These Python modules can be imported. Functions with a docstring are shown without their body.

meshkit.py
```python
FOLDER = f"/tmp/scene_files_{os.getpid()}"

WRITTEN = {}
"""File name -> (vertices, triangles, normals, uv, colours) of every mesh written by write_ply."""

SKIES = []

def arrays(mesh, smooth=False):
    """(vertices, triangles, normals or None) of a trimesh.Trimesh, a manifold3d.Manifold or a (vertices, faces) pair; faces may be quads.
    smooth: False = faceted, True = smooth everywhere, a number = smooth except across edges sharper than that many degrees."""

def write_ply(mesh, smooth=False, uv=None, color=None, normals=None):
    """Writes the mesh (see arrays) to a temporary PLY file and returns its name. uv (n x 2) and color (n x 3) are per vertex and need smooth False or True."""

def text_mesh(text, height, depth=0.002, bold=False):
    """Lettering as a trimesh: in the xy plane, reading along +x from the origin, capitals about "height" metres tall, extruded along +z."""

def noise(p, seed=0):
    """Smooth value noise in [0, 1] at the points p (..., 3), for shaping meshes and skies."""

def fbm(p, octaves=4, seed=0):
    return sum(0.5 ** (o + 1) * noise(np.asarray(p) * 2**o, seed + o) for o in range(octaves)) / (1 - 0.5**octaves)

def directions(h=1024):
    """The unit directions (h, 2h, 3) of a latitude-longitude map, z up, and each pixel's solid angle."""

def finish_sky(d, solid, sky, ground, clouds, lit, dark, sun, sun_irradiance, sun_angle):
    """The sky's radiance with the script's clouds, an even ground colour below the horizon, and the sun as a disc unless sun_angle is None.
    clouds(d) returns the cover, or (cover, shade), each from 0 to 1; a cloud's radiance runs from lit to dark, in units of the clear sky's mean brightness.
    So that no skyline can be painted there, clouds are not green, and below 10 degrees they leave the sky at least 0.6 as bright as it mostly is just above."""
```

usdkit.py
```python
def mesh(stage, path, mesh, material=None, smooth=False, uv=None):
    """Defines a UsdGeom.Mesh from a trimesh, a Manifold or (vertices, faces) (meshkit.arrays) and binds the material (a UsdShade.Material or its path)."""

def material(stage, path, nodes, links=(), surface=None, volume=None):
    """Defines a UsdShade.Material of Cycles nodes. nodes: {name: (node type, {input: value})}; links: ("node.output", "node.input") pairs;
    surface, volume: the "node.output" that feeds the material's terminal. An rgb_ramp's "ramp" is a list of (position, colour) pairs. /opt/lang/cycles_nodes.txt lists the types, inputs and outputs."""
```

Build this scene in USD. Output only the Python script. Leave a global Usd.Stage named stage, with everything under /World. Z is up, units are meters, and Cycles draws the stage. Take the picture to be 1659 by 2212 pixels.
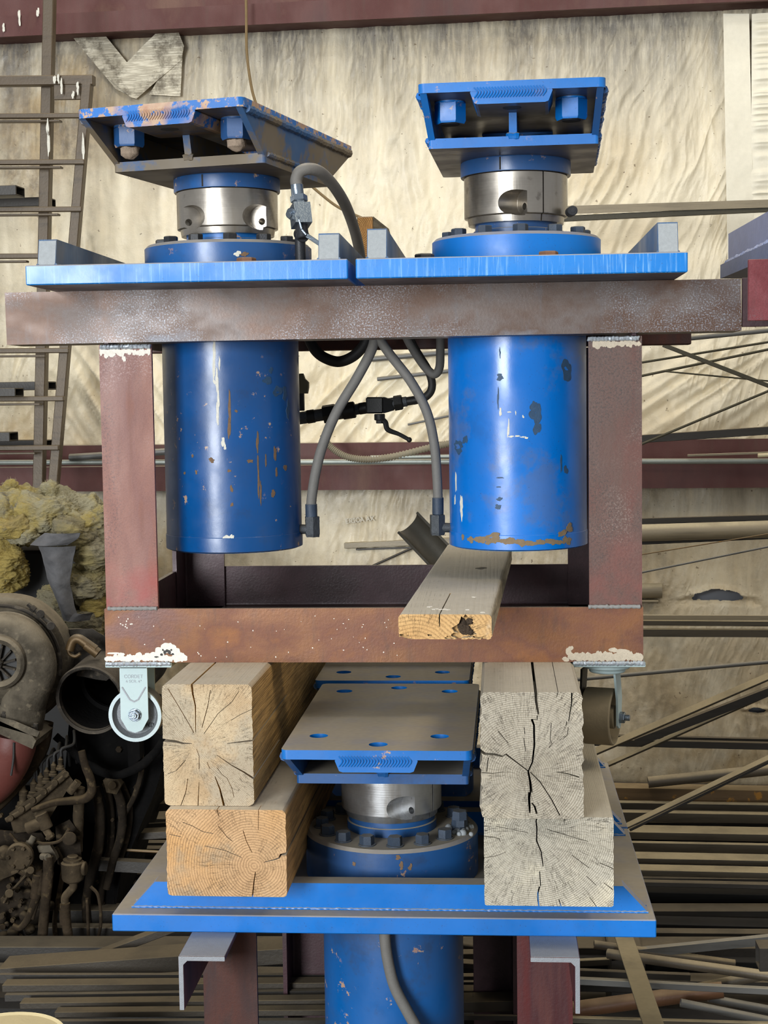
import math, random
import numpy as np, trimesh, manifold3d
import shapely, shapely.geometry as sg, shapely.affinity as sa
from shapely.ops import unary_union
from pxr import Usd, UsdGeom, UsdLux, UsdShade, Gf, Sdf, Vt
import usdkit, meshkit
from meshkit import noise as vnoise, fbm

stage = Usd.Stage.CreateInMemory()
UsdGeom.SetStageUpAxis(stage, 'Z')
UsdGeom.Xform.Define(stage, '/World')
PI = math.pi

# ------------------------------------------------------------------ camera (pose solved from the photograph's vanishing points)
F_PX, YAW, PITCH, ROLL = 3255.0, -0.0733, -0.0785, -0.0143
CAM = np.array([0.7321, -2.7617, 1.62])
FW = np.array([math.sin(YAW) * math.cos(PITCH), math.cos(YAW) * math.cos(PITCH), math.sin(PITCH)])
_r = np.array([math.cos(YAW), -math.sin(YAW), 0.0]); _u = np.cross(_r, FW)
RT = math.cos(ROLL) * _r + math.sin(ROLL) * _u
UP = -math.sin(ROLL) * _r + math.cos(ROLL) * _u
cam = UsdGeom.Camera.Define(stage, '/World/camera')
cam.CreateHorizontalApertureAttr(36.0)
cam.CreateVerticalApertureAttr(36.0 * 2212 / 1659)
cam.CreateFocalLengthAttr(36.0 * F_PX / 1659)
cam.CreateClippingRangeAttr(Gf.Vec2f(0.05, 200.0))
_m = Gf.Matrix4d(); _m.SetIdentity()
for i, v in enumerate((RT, UP, -FW, CAM)):
    _m.SetRow(i, Gf.Vec4d(float(v[0]), float(v[1]), float(v[2]), 1.0 if i == 3 else 0.0))
cam.AddTransformOp().Set(_m)
EXPOSURE = 0.0
cam.CreateExposureAttr(EXPOSURE)

def at(x, y, Y=None, Z=None, X=None):
    """The point of the plane Y (or Z, or X) = const that a pixel of the 1659x2212 photograph looks at."""
    d = FW + (x - 829.5) / F_PX * RT - (y - 1106) / F_PX * UP
    k, v = (1, Y) if Y is not None else (2, Z) if Z is not None else (0, X)
    return CAM + d * (v - CAM[k]) / d[k]

# ------------------------------------------------------------------ light: the open shop door behind the camera to the left, roof lamps, a little sky through the openings
def rect_light(name, pos, target, w, h, rad, col):
    L = UsdLux.RectLight.Define(stage, '/World/' + name)
    L.CreateWidthAttr(w); L.CreateHeightAttr(h); L.CreateIntensityAttr(rad); L.CreateColorAttr(Gf.Vec3f(*col))
    pos, target = np.array(pos, float), np.array(target, float)
    z = (pos - target) / np.linalg.norm(pos - target); x = np.cross([0, 0, 1.0], z); x /= np.linalg.norm(x); y = np.cross(z, x)
    m = Gf.Matrix4d(); m.SetIdentity()
    for i, v in enumerate((x, y, z, pos)):
        m.SetRow(i, Gf.Vec4d(float(v[0]), float(v[1]), float(v[2]), 1.0 if i == 3 else 0.0))
    L.AddTransformOp().Set(m)
rect_light('door_daylight', (-3.2, -9.0, 2.3), (0.5, 0.4, 1.5), 2.8, 4.2, 30.0, (0.95, 0.98, 1.0))
rect_light('roof_lamp_near', (0.2, -1.2, 6.2), (0.6, 0.2, 0), 1.6, 1.0, 12.0, (1.0, 0.93, 0.82))
rect_light('roof_lamp_right', (3.6, -1.6, 4.6), (0.6, 0.3, 1.2), 1.4, 0.8, 15.0, (1.0, 0.84, 0.58))
rect_light('roof_lamp_far', (-0.6, 2.5, 5.6), (0.2, 3.1, 1.6), 2.6, 0.7, 13.0, (1.0, 0.93, 0.84))
dome = UsdLux.DomeLight.Define(stage, '/World/sky')
dome.CreateIntensityAttr(0.16); dome.CreateColorAttr(Gf.Vec3f(0.95, 0.97, 1.0))

# ------------------------------------------------------------------ writing objects
used = {}
def numbered(parent, name):
    k = (parent, name); n = used.get(k, 0); used[k] = n + 1
    return f'{parent}/{name}' + (f'_{n:03d}' if n else '')
def keys(prim, label=None, cat=None, group=None, kind=None):
    for k, v in (('label', label), ('category', cat), ('group', group), ('kind', kind)):
        if v: prim.SetCustomDataByKey(k, v)
    return prim
def thing(name, label, cat, group=None, kind=None):
    x = UsdGeom.Xform.Define(stage, numbered('/World', name))
    return keys(x.GetPrim(), label, cat, group, kind)
def obj(name, mesh, mat, parent=None, label=None, cat=None, group=None, kind=None, smooth=32):
    if isinstance(mesh, list): mesh = trimesh.util.concatenate(mesh)
    path = numbered(str(parent.GetPath()) if parent else '/World', name)
    m = usdkit.mesh(stage, path, mesh, mat, smooth=smooth)
    return keys(m.GetPrim(), label, cat, group, kind)

# ------------------------------------------------------------------ shapes
def tm(man):
    v, f, _ = meshkit.arrays(man); return trimesh.Trimesh(v, f, process=False)
def man(mesh):
    mesh = mesh.copy(); mesh.merge_vertices()
    return manifold3d.Manifold(manifold3d.Mesh(np.asarray(mesh.vertices, np.float32), np.asarray(mesh.faces, np.uint32)))
def frame(mesh, o, u, v, w):
    M = np.eye(4); M[:3, 0], M[:3, 1], M[:3, 2], M[:3, 3] = u, v, w, o
    mesh = mesh.copy(); mesh.apply_transform(M); return mesh
def cbox(lo, hi, c=0.002):
    """A box between two corners with its edges chamfered."""
    lo, hi = np.minimum(lo, hi), np.maximum(lo, hi)
    o, h = (lo + hi) / 2, (hi - lo) / 2; c = min(c, 0.45 * h.min())
    p = []
    for sx in (-1, 1):
        for sy in (-1, 1):
            for sz in (-1, 1):
                s = np.array([sx, sy, sz])
                for k in range(3):
                    d = h - c; d[k] = h[k]; p.append(o + s * d)
    return trimesh.convex.convex_hull(np.array(p))
def rotz(mesh, a, o=(0, 0, 0)):
    mesh = mesh.copy(); mesh.apply_transform(trimesh.transformations.rotation_matrix(a, [0, 0, 1], o)); return mesh
def basis(d, up=(0, 0, 1)):
    d = np.asarray(d, float); d = d / np.linalg.norm(d); up = np.asarray(up, float)
    if abs(d @ up) > 0.98: up = np.array([0, 1.0, 0])
    a = np.cross(up, d); a /= np.linalg.norm(a); return a, np.cross(d, a), d
def bar(p0, p1, w, h, c=0.0015, up=(0, 0, 1)):
    """A rectangular bar from p0 to p1: w across, h along up."""
    p0, p1 = np.asarray(p0, float), np.asarray(p1, float); a, b, d = basis(p1 - p0, up); L = np.linalg.norm(p1 - p0)
    return frame(cbox([-w / 2, -h / 2, 0], [w / 2, h / 2, L], c), p0, a, b, d)
def lathe(prof, o=(0, 0, 0), d=(0, 0, 1), n=48, up=(0, 0, 1)):
    """Revolves (radius, height) points about the axis d through o; a closed profile makes a ring."""
    m = trimesh.creation.revolve(np.array(prof, float), sections=n)
    a, b, d = basis(d, up if abs(np.dot(np.asarray(d, float) / np.linalg.norm(d), up)) < .98 else (0, 1, 0))
    return frame(m, o, a, b, d)
def disc(p0, p1, r, n=28, c=None):
    p0, p1 = np.asarray(p0, float), np.asarray(p1, float); L = np.linalg.norm(p1 - p0); c = min(r * .12, L * .2, .003) if c is None else c
    return lathe([(0, 0), (r - c, 0), (r, c), (r, L - c), (r - c, L), (0, L)], p0, p1 - p0, n)
def pipe(p0, p1, r, t, n=28):
    p0, p1 = np.asarray(p0, float), np.asarray(p1, float); L = np.linalg.norm(p1 - p0)
    return lathe([(r - t, 0), (r, 0), (r, L), (r - t, L), (r - t, 0)], p0, p1 - p0, n)
def hexagon(p0, d, af, h, turn=0.0):
    r = af / math.sqrt(3); a, b, d = basis(d)
    ang = turn + np.arange(6) * PI / 3
    k = 0.9
    pts = [np.asarray(p0) + rr * (math.cos(t) * a + math.sin(t) * b) + hh * d for t in ang for rr, hh in ((r, 0), (r, h * .86), (r * k, h))]
    return trimesh.convex.convex_hull(np.array(pts))
def prism(poly, o, u, v, depth):
    """A shapely polygon in the plane (o, u, v), extruded by depth along u x v."""
    polys = [g for g in getattr(poly, 'geoms', [poly]) if g.area > 1e-9]
    m = trimesh.util.concatenate([trimesh.creation.extrude_polygon(g, depth, engine='earcut') for g in polys])
    u, v = np.asarray(u, float), np.asarray(v, float)
    return frame(m, o, u, v, np.cross(u, v))
def spline(pts, n=12):
    p = np.asarray(pts, float)
    if len(p) < 3: return p
    q = np.vstack([2 * p[0] - p[1], p, 2 * p[-1] - p[-2]]); out = []
    for i in range(1, len(q) - 2):
        t = np.linspace(0, 1, n, endpoint=False)[:, None]
        a, b, c, d = q[i - 1], q[i], q[i + 1], q[i + 2]
        out.append(.5 * (2 * b + (c - a) * t + (2 * a - 5 * b + 4 * c - d) * t**2 + (3 * b - a - 3 * c + d) * t**3))
    return np.vstack(out + [p[-1:]])
def tube(pts, r, sides=12, n=10, smooth=True):
    """A round tube along points (a spline through them), with closed ends; r may vary along it."""
    p = spline(pts, n) if smooth else np.asarray(pts, float)
    r = np.interp(np.linspace(0, 1, len(p)), np.linspace(0, 1, np.size(r)), np.atleast_1d(r))
    t = np.gradient(p, axis=0); t /= np.linalg.norm(t, axis=1, keepdims=True) + 1e-12
    a = np.cross(t[0], [0, 0, 1.0] if abs(t[0][2]) < .9 else [1.0, 0, 0]); a /= np.linalg.norm(a); V = []
    ang = np.arange(sides) * 2 * PI / sides
    for i in range(len(p)):
        a = a - (a @ t[i]) * t[i]; a /= np.linalg.norm(a); b = np.cross(t[i], a)
        V.append(p[i] + r[i] * (np.cos(ang)[:, None] * a + np.sin(ang)[:, None] * b))
    V = np.vstack(V + [p[:1], p[-1:]]); Fc = []; N = len(p)
    for i in range(N - 1):
        for j in range(sides):
            k = (j + 1) % sides; A, B, C_, D = i * sides + j, i * sides + k, (i + 1) * sides + k, (i + 1) * sides + j
            Fc += [[A, B, C_], [A, C_, D]]
    for j in range(sides):
        k = (j + 1) % sides; Fc += [[N * sides, k, j], [N * sides + 1, (N - 1) * sides + j, (N - 1) * sides + k]]
    m = trimesh.Trimesh(V, np.array(Fc), process=False); return m
def bead(p0, p1, r, seed=0, step=.45):
    """A weld bead: a tube whose radius ripples."""
    p0, p1 = np.asarray(p0, float), np.asarray(p1, float); L = np.linalg.norm(p1 - p0); n = max(6, int(L / (r * step)))
    rng = np.random.default_rng(seed); t = np.linspace(0, 1, n)[:, None]
    p = p0 + (p1 - p0) * t + rng.normal(0, r * .08, (n, 3))
    return tube(p, r * (1 + .13 * np.sin(np.arange(n) * 1.9) + rng.normal(0, .06, n)), 8, smooth=False)
def rough(mesh, amp, freq, seed=0, octaves=3, sub=None):
    """Displaces vertices along their normals by noise."""
    mesh = mesh.copy(); mesh.merge_vertices()
    if sub:
        v, f = trimesh.remesh.subdivide_to_size(mesh.vertices, mesh.faces, sub, max_iter=12); mesh = trimesh.Trimesh(v, f)
    n = fbm(np.asarray(mesh.vertices) * freq + 31.7, octaves, seed) - .5
    mesh.vertices = mesh.vertices + mesh.vertex_normals * (2 * amp * n)[:, None]; return mesh
def blob(cx, cy, rx, ry, seed, n=34, j=.3):
    rng = np.random.default_rng(seed); t = np.arange(n) * 2 * PI / n
    k = 1 + sum(j * 1.5 / h ** .75 * rng.uniform(-1, 1) * np.cos(h * t + rng.uniform(0, 6.3)) for h in (2, 3, 4, 5, 7, 9))
    k = np.clip(k, .25, 1.8); return sg.Polygon(np.stack([cx + rx * k * np.cos(t), cy + ry * k * np.sin(t)], 1)).buffer(0)
def rrect(x0, y0, x1, y1, r=.004):
    return sg.box(x0 + r, y0 + r, x1 - r, y1 - r).buffer(r, quad_segs=4)
def hull(pts): return trimesh.convex.convex_hull(np.asarray(pts, float))
X_, Y_, Z_ = np.eye(3)

# ------------------------------------------------------------------ materials
def S(r, g, b):
    c = np.array([r, g, b]) / 255.0
    return tuple(np.where(c <= .04045, c / 12.92, ((c + .055) / 1.055) ** 2.4))
class Mat:
    def __init__(s, name): s.name, s.n, s.l = name, {}, []
    def __call__(s, kind, **kw):
        k = f'n{len(s.n)}'; vals = {}
        for a, b in kw.items():
            if isinstance(b, str) and '.' in b: s.l.append((b, f'{k}.{a}'))
            else: vals[a] = b
        s.n[k] = (kind, vals); return k
    def pos(s):
        if not hasattr(s, '_p'): s._p = s('geometry') + '.position'
        return s._p
    def nz(s):
        if not hasattr(s, '_nz'):
            s._sep = s('separate_xyz', vector=s('geometry') + '.normal'); s._nz = s._sep + '.z'
        return s._nz
    def noise(s, scale, detail=3.0, rough=.55, vec=None, out='fac', **kw): return s('noise_texture', vector=vec or s.pos(), scale=scale, detail=detail, roughness=rough, **kw) + '.' + out
    def vec(s, sc, loc=(0, 0, 0), rot=(0, 0, 0), v=None): return s('mapping', vector=v or s.pos(), scale=sc, location=loc, rotation=rot) + '.vector'
    def sm(s, v, lo, hi, a=0.0, b=1.0): return s('map_range', range_type='smoothstep', value=v, from_min=lo, from_max=hi, to_min=a, to_max=b, clamp=True) + '.result'
    def mth(s, op, a, b=0.5, c=0.0): return s('math', math_type=op, value1=a, value2=b, value3=c) + '.value'
    def mix(s, f, a, b, t='mix'): return s('mix', mix_type=t, fac=f, color1=a, color2=b) + '.color'
    def ramp(s, f, stops): return s('rgb_ramp', fac=f, ramp=stops) + '.color'
    def bump(s, h, dist=.002, strength=.6): return s('bump', height=h, distance=dist, strength=strength) + '.normal'
    def end(s, col, rough=.5, metal=0.0, normal=None, **kw):
        if normal: kw['normal'] = normal
        p = s('principled_bsdf', base_color=col, roughness=rough, metallic=metal, **kw)
        return usdkit.material(stage, '/World/Looks/' + s.name, s.n, s.l, surface=p + '.BSDF')
DUST = S(150, 141, 124)
def dusted(m, col, amount=.9, dust=DUST, lo=.35, hi=.85, scale=14, least=.55):
    """Workshop dust settled on whatever faces up."""
    f = m.sm(m.nz(), lo, hi); n = m.sm(m.noise(scale, 4), .25, .6, least, 1.0)
    return m.mix(m.mth('multiply', m.mth('multiply', f, n), amount), col, m.mix(m.noise(90, 3), dust, tuple(c * 1.25 for c in dust)))
def paint(name, base, dirt=.25, chips=.0, chipcol=S(196, 176, 150), dust=.9, streak=0.0, rough=.34, dark=S(45, 44, 44), grime=.0, dustcol=DUST, seed=0.0, worn=.0, dlo=.53, clo=None):
    m = Mat(name); off = m.vec((1, 1, 1), (seed, seed * .7, seed * 1.3))
    c = m.mix(m.sm(m.noise(2.6, 3, vec=off), .35, .7), base, tuple(x * .8 for x in base))
    c = m.mix(m.sm(m.noise(22, 5, vec=off), .5, .75, 0, .35), c, tuple(x * .62 + .02 for x in base))
    if streak: c = m.mix(m.mth('multiply', m.sm(m.noise(1, 4, .65, vec=m.vec((230, 230, 9))), .52, .68, 0, streak), m.sm(m.noise(4, 3), .35, .6, .35, 1.0)), c, S(130, 182, 226))
    if worn: c = m.mix(m.mth('multiply', m.sm(m.noise(5, 6, .65, vec=off), .52, .6), worn), c, S(98, 100, 104))
    if dirt: c = m.mix(m.mth('multiply', m.sm(m.noise(7, 7, .68, vec=off), dlo, dlo + .13), dirt), c, dark)
    if grime: c = m.mix(m.mth('multiply', m.sm(m.noise(1.4, 4, vec=off), .4, .62), grime), c, S(58, 60, 64))
    if chips:
        q = .62 - .14 * chips if clo is None else clo
        k = m.mth('multiply', m.sm(m.noise(34, 9, .7, vec=off), q, q + .04), m.sm(m.noise(6, 3, vec=off), .38 if clo is None else .3, .55 if clo is None else .42))
        c = m.mix(k, c, m.mix(m.noise(70, 3), chipcol, S(150, 96, 66)))
    c = m.mix(m.sm(m.noise(330, 2), .66, .74, 0, .4), c, dark)
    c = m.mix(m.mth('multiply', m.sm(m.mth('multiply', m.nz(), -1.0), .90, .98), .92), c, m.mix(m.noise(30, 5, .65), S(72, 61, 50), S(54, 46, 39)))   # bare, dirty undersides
    if dust: c = dusted(m, c, min(1.0, dust * 1.06), dustcol, least=.86)
    r = m.sm(m.noise(9, 4), .3, .7, rough - .06, rough + .16)
    if dust: r = m.mth('maximum', r, m.sm(m.nz(), .3, .8, 0, .8))
    h = m.mth('add', m.noise(60, 4), m.mth('multiply', m.noise(420, 2), .3))
    return m.end(c, r, 0.0, m.bump(h, .0008, .16))
def steel(name, stops, scale=5.0, rough=.5, metal=.25, grain=.5, dust=.5, speck=None, stretch=(1, 1, 1), bumpd=.001, crackle=None, low=None):
    """Rolled or painted steel with cloudy colour: stops are the colours the clouds run through."""
    m = Mat(name); v = m.vec(stretch)
    c = m.ramp(m.noise(scale, 5, .6, vec=v), [(.3 + .4 * i / (len(stops) - 1), s) for i, s in enumerate(stops)])
    c = m.mix(m.sm(m.noise(560, 4, .7), .36, .68, 0, grain), c, tuple(x * .6 for x in stops[0]))
    c = m.mix(m.sm(m.noise(1, 5, .65, vec=m.vec((46 * stretch[0], 46, 7 * stretch[2]))), .5, .72, 0, .35), c, tuple(x * .55 for x in stops[-1]))
    if speck: c = m.mix(m.mth('multiply', m.sm(m.noise(330, 5, .75), .5, .64, 0, .8), m.sm(m.noise(5, 4), .46, .62)), c, speck)
    if crackle: c = m.mix(m.mth('multiply', m.sm(m.noise(230, 6, .8), .50, .58, 0, .75), m.sm(m.noise(9, 3, vec=m.vec((1, 1, .35))), .42, .58)), c, crackle)
    if low:                                                          # another coat showing near the foot
        col, z0, z1 = low; zf = m.sm(m.mth('add', m('separate_xyz', vector=m.pos()) + '.z', m.mth('multiply', m.noise(8, 4), .3)), z0, z1, .8, .0); c = m.mix(m.mth('multiply', zf, m.sm(m.noise(12, 4), .35, .6)), c, col)
    if dust: c = dusted(m, c, dust)
    h = m.mth('add', m.noise(190, 3), m.mth('multiply', m.noise(30, 3), .6))
    return m.end(c, m.sm(m.noise(scale * 2, 3, vec=v), .3, .7, rough - .08, rough + .12), metal, m.bump(h, bumpd, .3))
def plain(name, col, rough=.6, metal=0.0, var=.25, scale=30, dust=.0, bump=.4, dustcol=DUST):
    m = Mat(name); c = m.mix(m.noise(scale, 5, .6), tuple(x * (1 - var) for x in col), tuple(min(1, x * (1 + var)) for x in col))
    if dust: c = dusted(m, c, dust, dustcol)
    return m.end(c, rough, metal, m.bump(m.noise(scale * 5, 3), .001, bump))

BLUE = S(0, 106, 186)
M = {}
M['blue'] = paint('blue_paint', BLUE, .22, .1, streak=.0)
M['blue_plate'] = paint('blue_plate_edge', S(4, 122, 208), .1, .0, streak=.75, dust=.95)
M['blue_clean'] = paint('blue_clean', S(0, 112, 200), .08, .0, dust=.92, seed=3.1)
M['blue_dirty'] = paint('blue_dirty', S(0, 88, 158), .35, .05, grime=.5, dust=.95, seed=5.3)
M['blue_dark'] = paint('blue_dark', S(0, 76, 140), .3, .03, grime=.5, dust=.9, seed=7.7, rough=.3)
M['blue_scuffed'] = paint('blue_scuffed', S(0, 112, 204), .16, .0, dust=.9, seed=2.2, rough=.27, worn=.35)
M['blue_chipped'] = paint('blue_chipped', S(10, 106, 188), .25, 1.0, clo=.485, dust=.85, seed=1.7, rough=.45)
M['blue_grimy'] = paint('blue_grimy', S(50, 92, 140), .9, .0, dlo=.40, dust=.95, seed=9.4, rough=.55, dark=S(116, 101, 72), grime=.15, dustcol=S(112, 100, 78))
M['blue_head'] = paint('blue_head', S(4, 110, 194), .12, .12, dust=1.0, seed=4.4, rough=.36)
M['bar_end'] = plain('dusty_bar_end', S(150, 156, 160), .75, 0, .2, 160, bump=.8)
M['bar_side'] = paint('bar_side', S(60, 92, 130), .6, .0, dust=.9, dark=S(92, 94, 96), streak=.3, seed=6.0, rough=.5)
M['mill'] = steel('mill_scale', [S(84, 58, 44), S(92, 74, 64), S(90, 66, 52), S(104, 94, 90), S(92, 74, 64), S(124, 124, 130)], 3.2, .44, .3, .3, dust=.6, speck=S(160, 168, 180), stretch=(1, 1, 1.6), bumpd=.0006)
M['mill_rust'] = steel('mill_rust', [S(84, 56, 54), S(104, 66, 52), S(128, 84, 50), S(116, 74, 54), S(146, 96, 54), S(96, 78, 72)], 3.4, .5, .25, .22, dust=.6, stretch=(1, 1, 1.6))
M['primer_pink'] = steel('primer_pink', [S(116, 68, 60), S(142, 92, 74), S(132, 92, 84), S(150, 96, 74)], 4.0, .55, .0, .35, dust=.3, speck=S(168, 140, 136), stretch=(1.6, 1, .5), crackle=S(84, 58, 56), low=(S(146, 62, 56), 1.36, 1.52))
M['primer_brown'] = steel('primer_brown', [S(78, 64, 60), S(94, 74, 68), S(98, 72, 64), S(112, 62, 54)], 3.0, .5, .05, .35, dust=.3, speck=S(140, 124, 116), stretch=(1.6, 1, .6), crackle=S(62, 54, 52), low=(S(122, 68, 60), 1.36, 1.54))
M['primer_dark'] = steel('primer_dark', [S(54, 34, 38), S(70, 46, 52), S(58, 38, 42), S(80, 56, 60)], 5, .42, .1, .3, dust=.15)
M['primer_red'] = steel('primer_red', [S(76, 26, 28), S(88, 34, 34), S(64, 28, 32), S(86, 40, 34)], 6, .45, .0, .4, dust=.2, stretch=(2.4, 1, .3))
M['primer_rust'] = steel('primer_rust', [S(48, 30, 27), S(78, 37, 25), S(62, 40, 38), S(84, 40, 26)], 7, .6, .1, .4, dust=.2, stretch=(1.6, 1, .5))
M['girt'] = steel('girt_primer', [S(72, 40, 38), S(90, 54, 50), S(82, 46, 43), S(104, 78, 68)], 3, .7, .0, .2, dust=.9, stretch=(1, 1, .5))
M['angle_end'] = plain('sawn_angle', S(138, 142, 148), .55, .3, .18, 120, dust=.4, dustcol=S(160, 160, 158))
M['weld'] = plain('weld_metal', S(168, 176, 184), .4, .5, .35, 120)
M['weld_dark'] = plain('weld_dark', S(66, 66, 70), .45, .4, .4, 120)
M['smear'] = plain('white_primer_smear', S(236, 230, 218), .75, 0, .2, 240, bump=1)
M['smear_grey'] = plain('grey_primer_smear', S(196, 184, 164), .75, 0, .25, 240, bump=1)
M['rust_chip'] = plain('rust_chip', S(112, 88, 66), .8, 0, .4, 140)
M['pale_chip'] = plain('pale_chip', S(206, 204, 192), .6, 0, .25, 140)
M['grey_chip'] = plain('grey_chip', S(44, 74, 104), .6, 0, .35, 100)
M['zinc'] = plain('zinc_plate', S(172, 192, 194), .5, .0, .08, 26, bump=.15)
M['castiron'] = plain('cast_iron', S(128, 132, 136), .55, .4, .3, 120, bump=1)
M['tread'] = plain('dusty_tread', S(134, 122, 98), .7, .1, .2, 40)
M['wheel_rim'] = plain('wheel_rim', S(180, 196, 200), .5, .0, .08, 30)
M['hole_dark'] = plain('dark_bore', S(20, 20, 22), .7)
M['rubber'] = plain('hose_rubber', S(104, 102, 98), .68, 0, .16, 60, dust=.6, dustcol=S(150, 144, 132))
M['rubber_dark'] = plain('hose_black', S(38, 37, 36), .6, 0, .25, 60, dust=.4, dustcol=S(92, 86, 74))
M['fitting'] = plain('oily_fitting', S(72, 76, 80), .5, .5, .45, 160, dust=.3, bump=1)
M['black_iron'] = plain('black_iron', S(34, 34, 33), .5, .3, .4, 90, dust=.35, dustcol=S(80, 74, 62))
M['chrome'] = plain('plated_valve', S(126, 138, 150), .28, .8, .2, 60, dust=.15)
M['bolt'] = plain('painted_bolt', S(50, 62, 78), .6, .1, .35, 90, dust=.9, dustcol=S(110, 110, 108))
M['bolt_black'] = plain('black_bolt', S(40, 42, 46), .5, .3, .3, 90, dust=.5)
M['bolt_rust'] = plain('rusty_bolt', S(120, 84, 62), .7, .1, .3, 90, dust=.5)
M['mud'] = plain('dried_mud', S(158, 140, 122), .9, 0, .25, 200, bump=1.5)
def machined(name, tint, rough):
    m = Mat(name)
    fine = m.noise(1, 4, vec=m.vec((3, 3, 420)))
    st = m.sm(m.noise(1, 4, .6, vec=m.vec((26, 26, 3))), .5, .72, 0, .5)
    c = m.mix(st, tint, S(128, 118, 100)); c = m.mix(m.sm(m.noise(40, 5), .62, .72, 0, .5), c, S(88, 82, 74))
    r = m.mth('add', m.sm(m.noise(12, 4), .3, .7, rough - .06, rough + .1), m.mth('multiply', fine, .05))
    return m.end(c, r, .9, m.bump(fine, .0003, .3), anisotropic=.3)
M['collar'] = machined('machined_collar', S(156, 150, 141), .27)
M['collar_bright'] = machined('bright_collar', S(186, 188, 190), .27)

# ================================================================== the building: back wall, girts, floor
WA = 0.062
WO = np.array([0.28, 3.5, 0.0]); WU = np.array([math.cos(WA), -math.sin(WA), 0]); WN = np.array([-math.sin(WA), -math.cos(WA), 0])
def atw(x, y, off=0.0):
    """The point a pixel looks at on the plane parallel to the back wall, off metres in front of it."""
    d = FW + (x - 829.5) / F_PX * RT - (y - 1106) / F_PX * UP
    return CAM + d * (((WO + off * WN - CAM) @ WN) / (d @ WN))
def wall_pt(u, z, off): return WO + u * WU + off * WN + np.array([0, 0, z])
def uz(p): p = np.asarray(p); return float((p - WO) @ WU), float(p[2])

def wall_material():
    m = Mat('wall_vinyl')
    d = m('attribute', attribute='dirt') + '.fac'; w = m('attribute', attribute='warm') + '.fac'; blue = m('attribute', attribute='soot') + '.fac'
    c = m.mix(m.noise(3.0, 4), S(240, 232, 210), S(230, 216, 182))
    c = m.mix(m.mth('multiply', w, m.sm(m.noise(7, 5), .3, .62)), c, S(196, 164, 104))
    mot = m.sm(m.noise(26, 8, .75), .34, .66)
    c = m.mix(m.mth('multiply', d, m.sm(m.noise(9, 8, .72), .3, .62, .45, 1.0)), c, m.mix(mot, S(92, 78, 58), S(150, 130, 98)))
    c = m.mix(m.mth('multiply', blue, m.sm(m.noise(1, 6, .65, vec=m.vec((70, 70, 4))), .3, .62, .5, 1.0)), c, m.mix(m.noise(30, 5, .7), S(76, 74, 72), S(134, 128, 120)))
    c = m.mix(m.sm(m.noise(55, 3, .5), .70, .74, 0, .7), c, S(98, 78, 54))
    h = m.mth('add', m.noise(38, 5, .6), m.mth('multiply', m.noise(150, 3), .35))
    return m.end(c, m.sm(m.noise(20, 3), .3, .7, .42, .62), 0, m.bump(h, .006, .35))
M['wall'] = wall_material()
GZ = [uz(atw(1000, 40, 0))[1], uz(atw(1000, 1004, 0))[1]]          # heights of the two girts in view
hole_c = uz(atw(1547, 1287, 0)); hole2_c = uz(atw(1632, 1529, 0))
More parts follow.
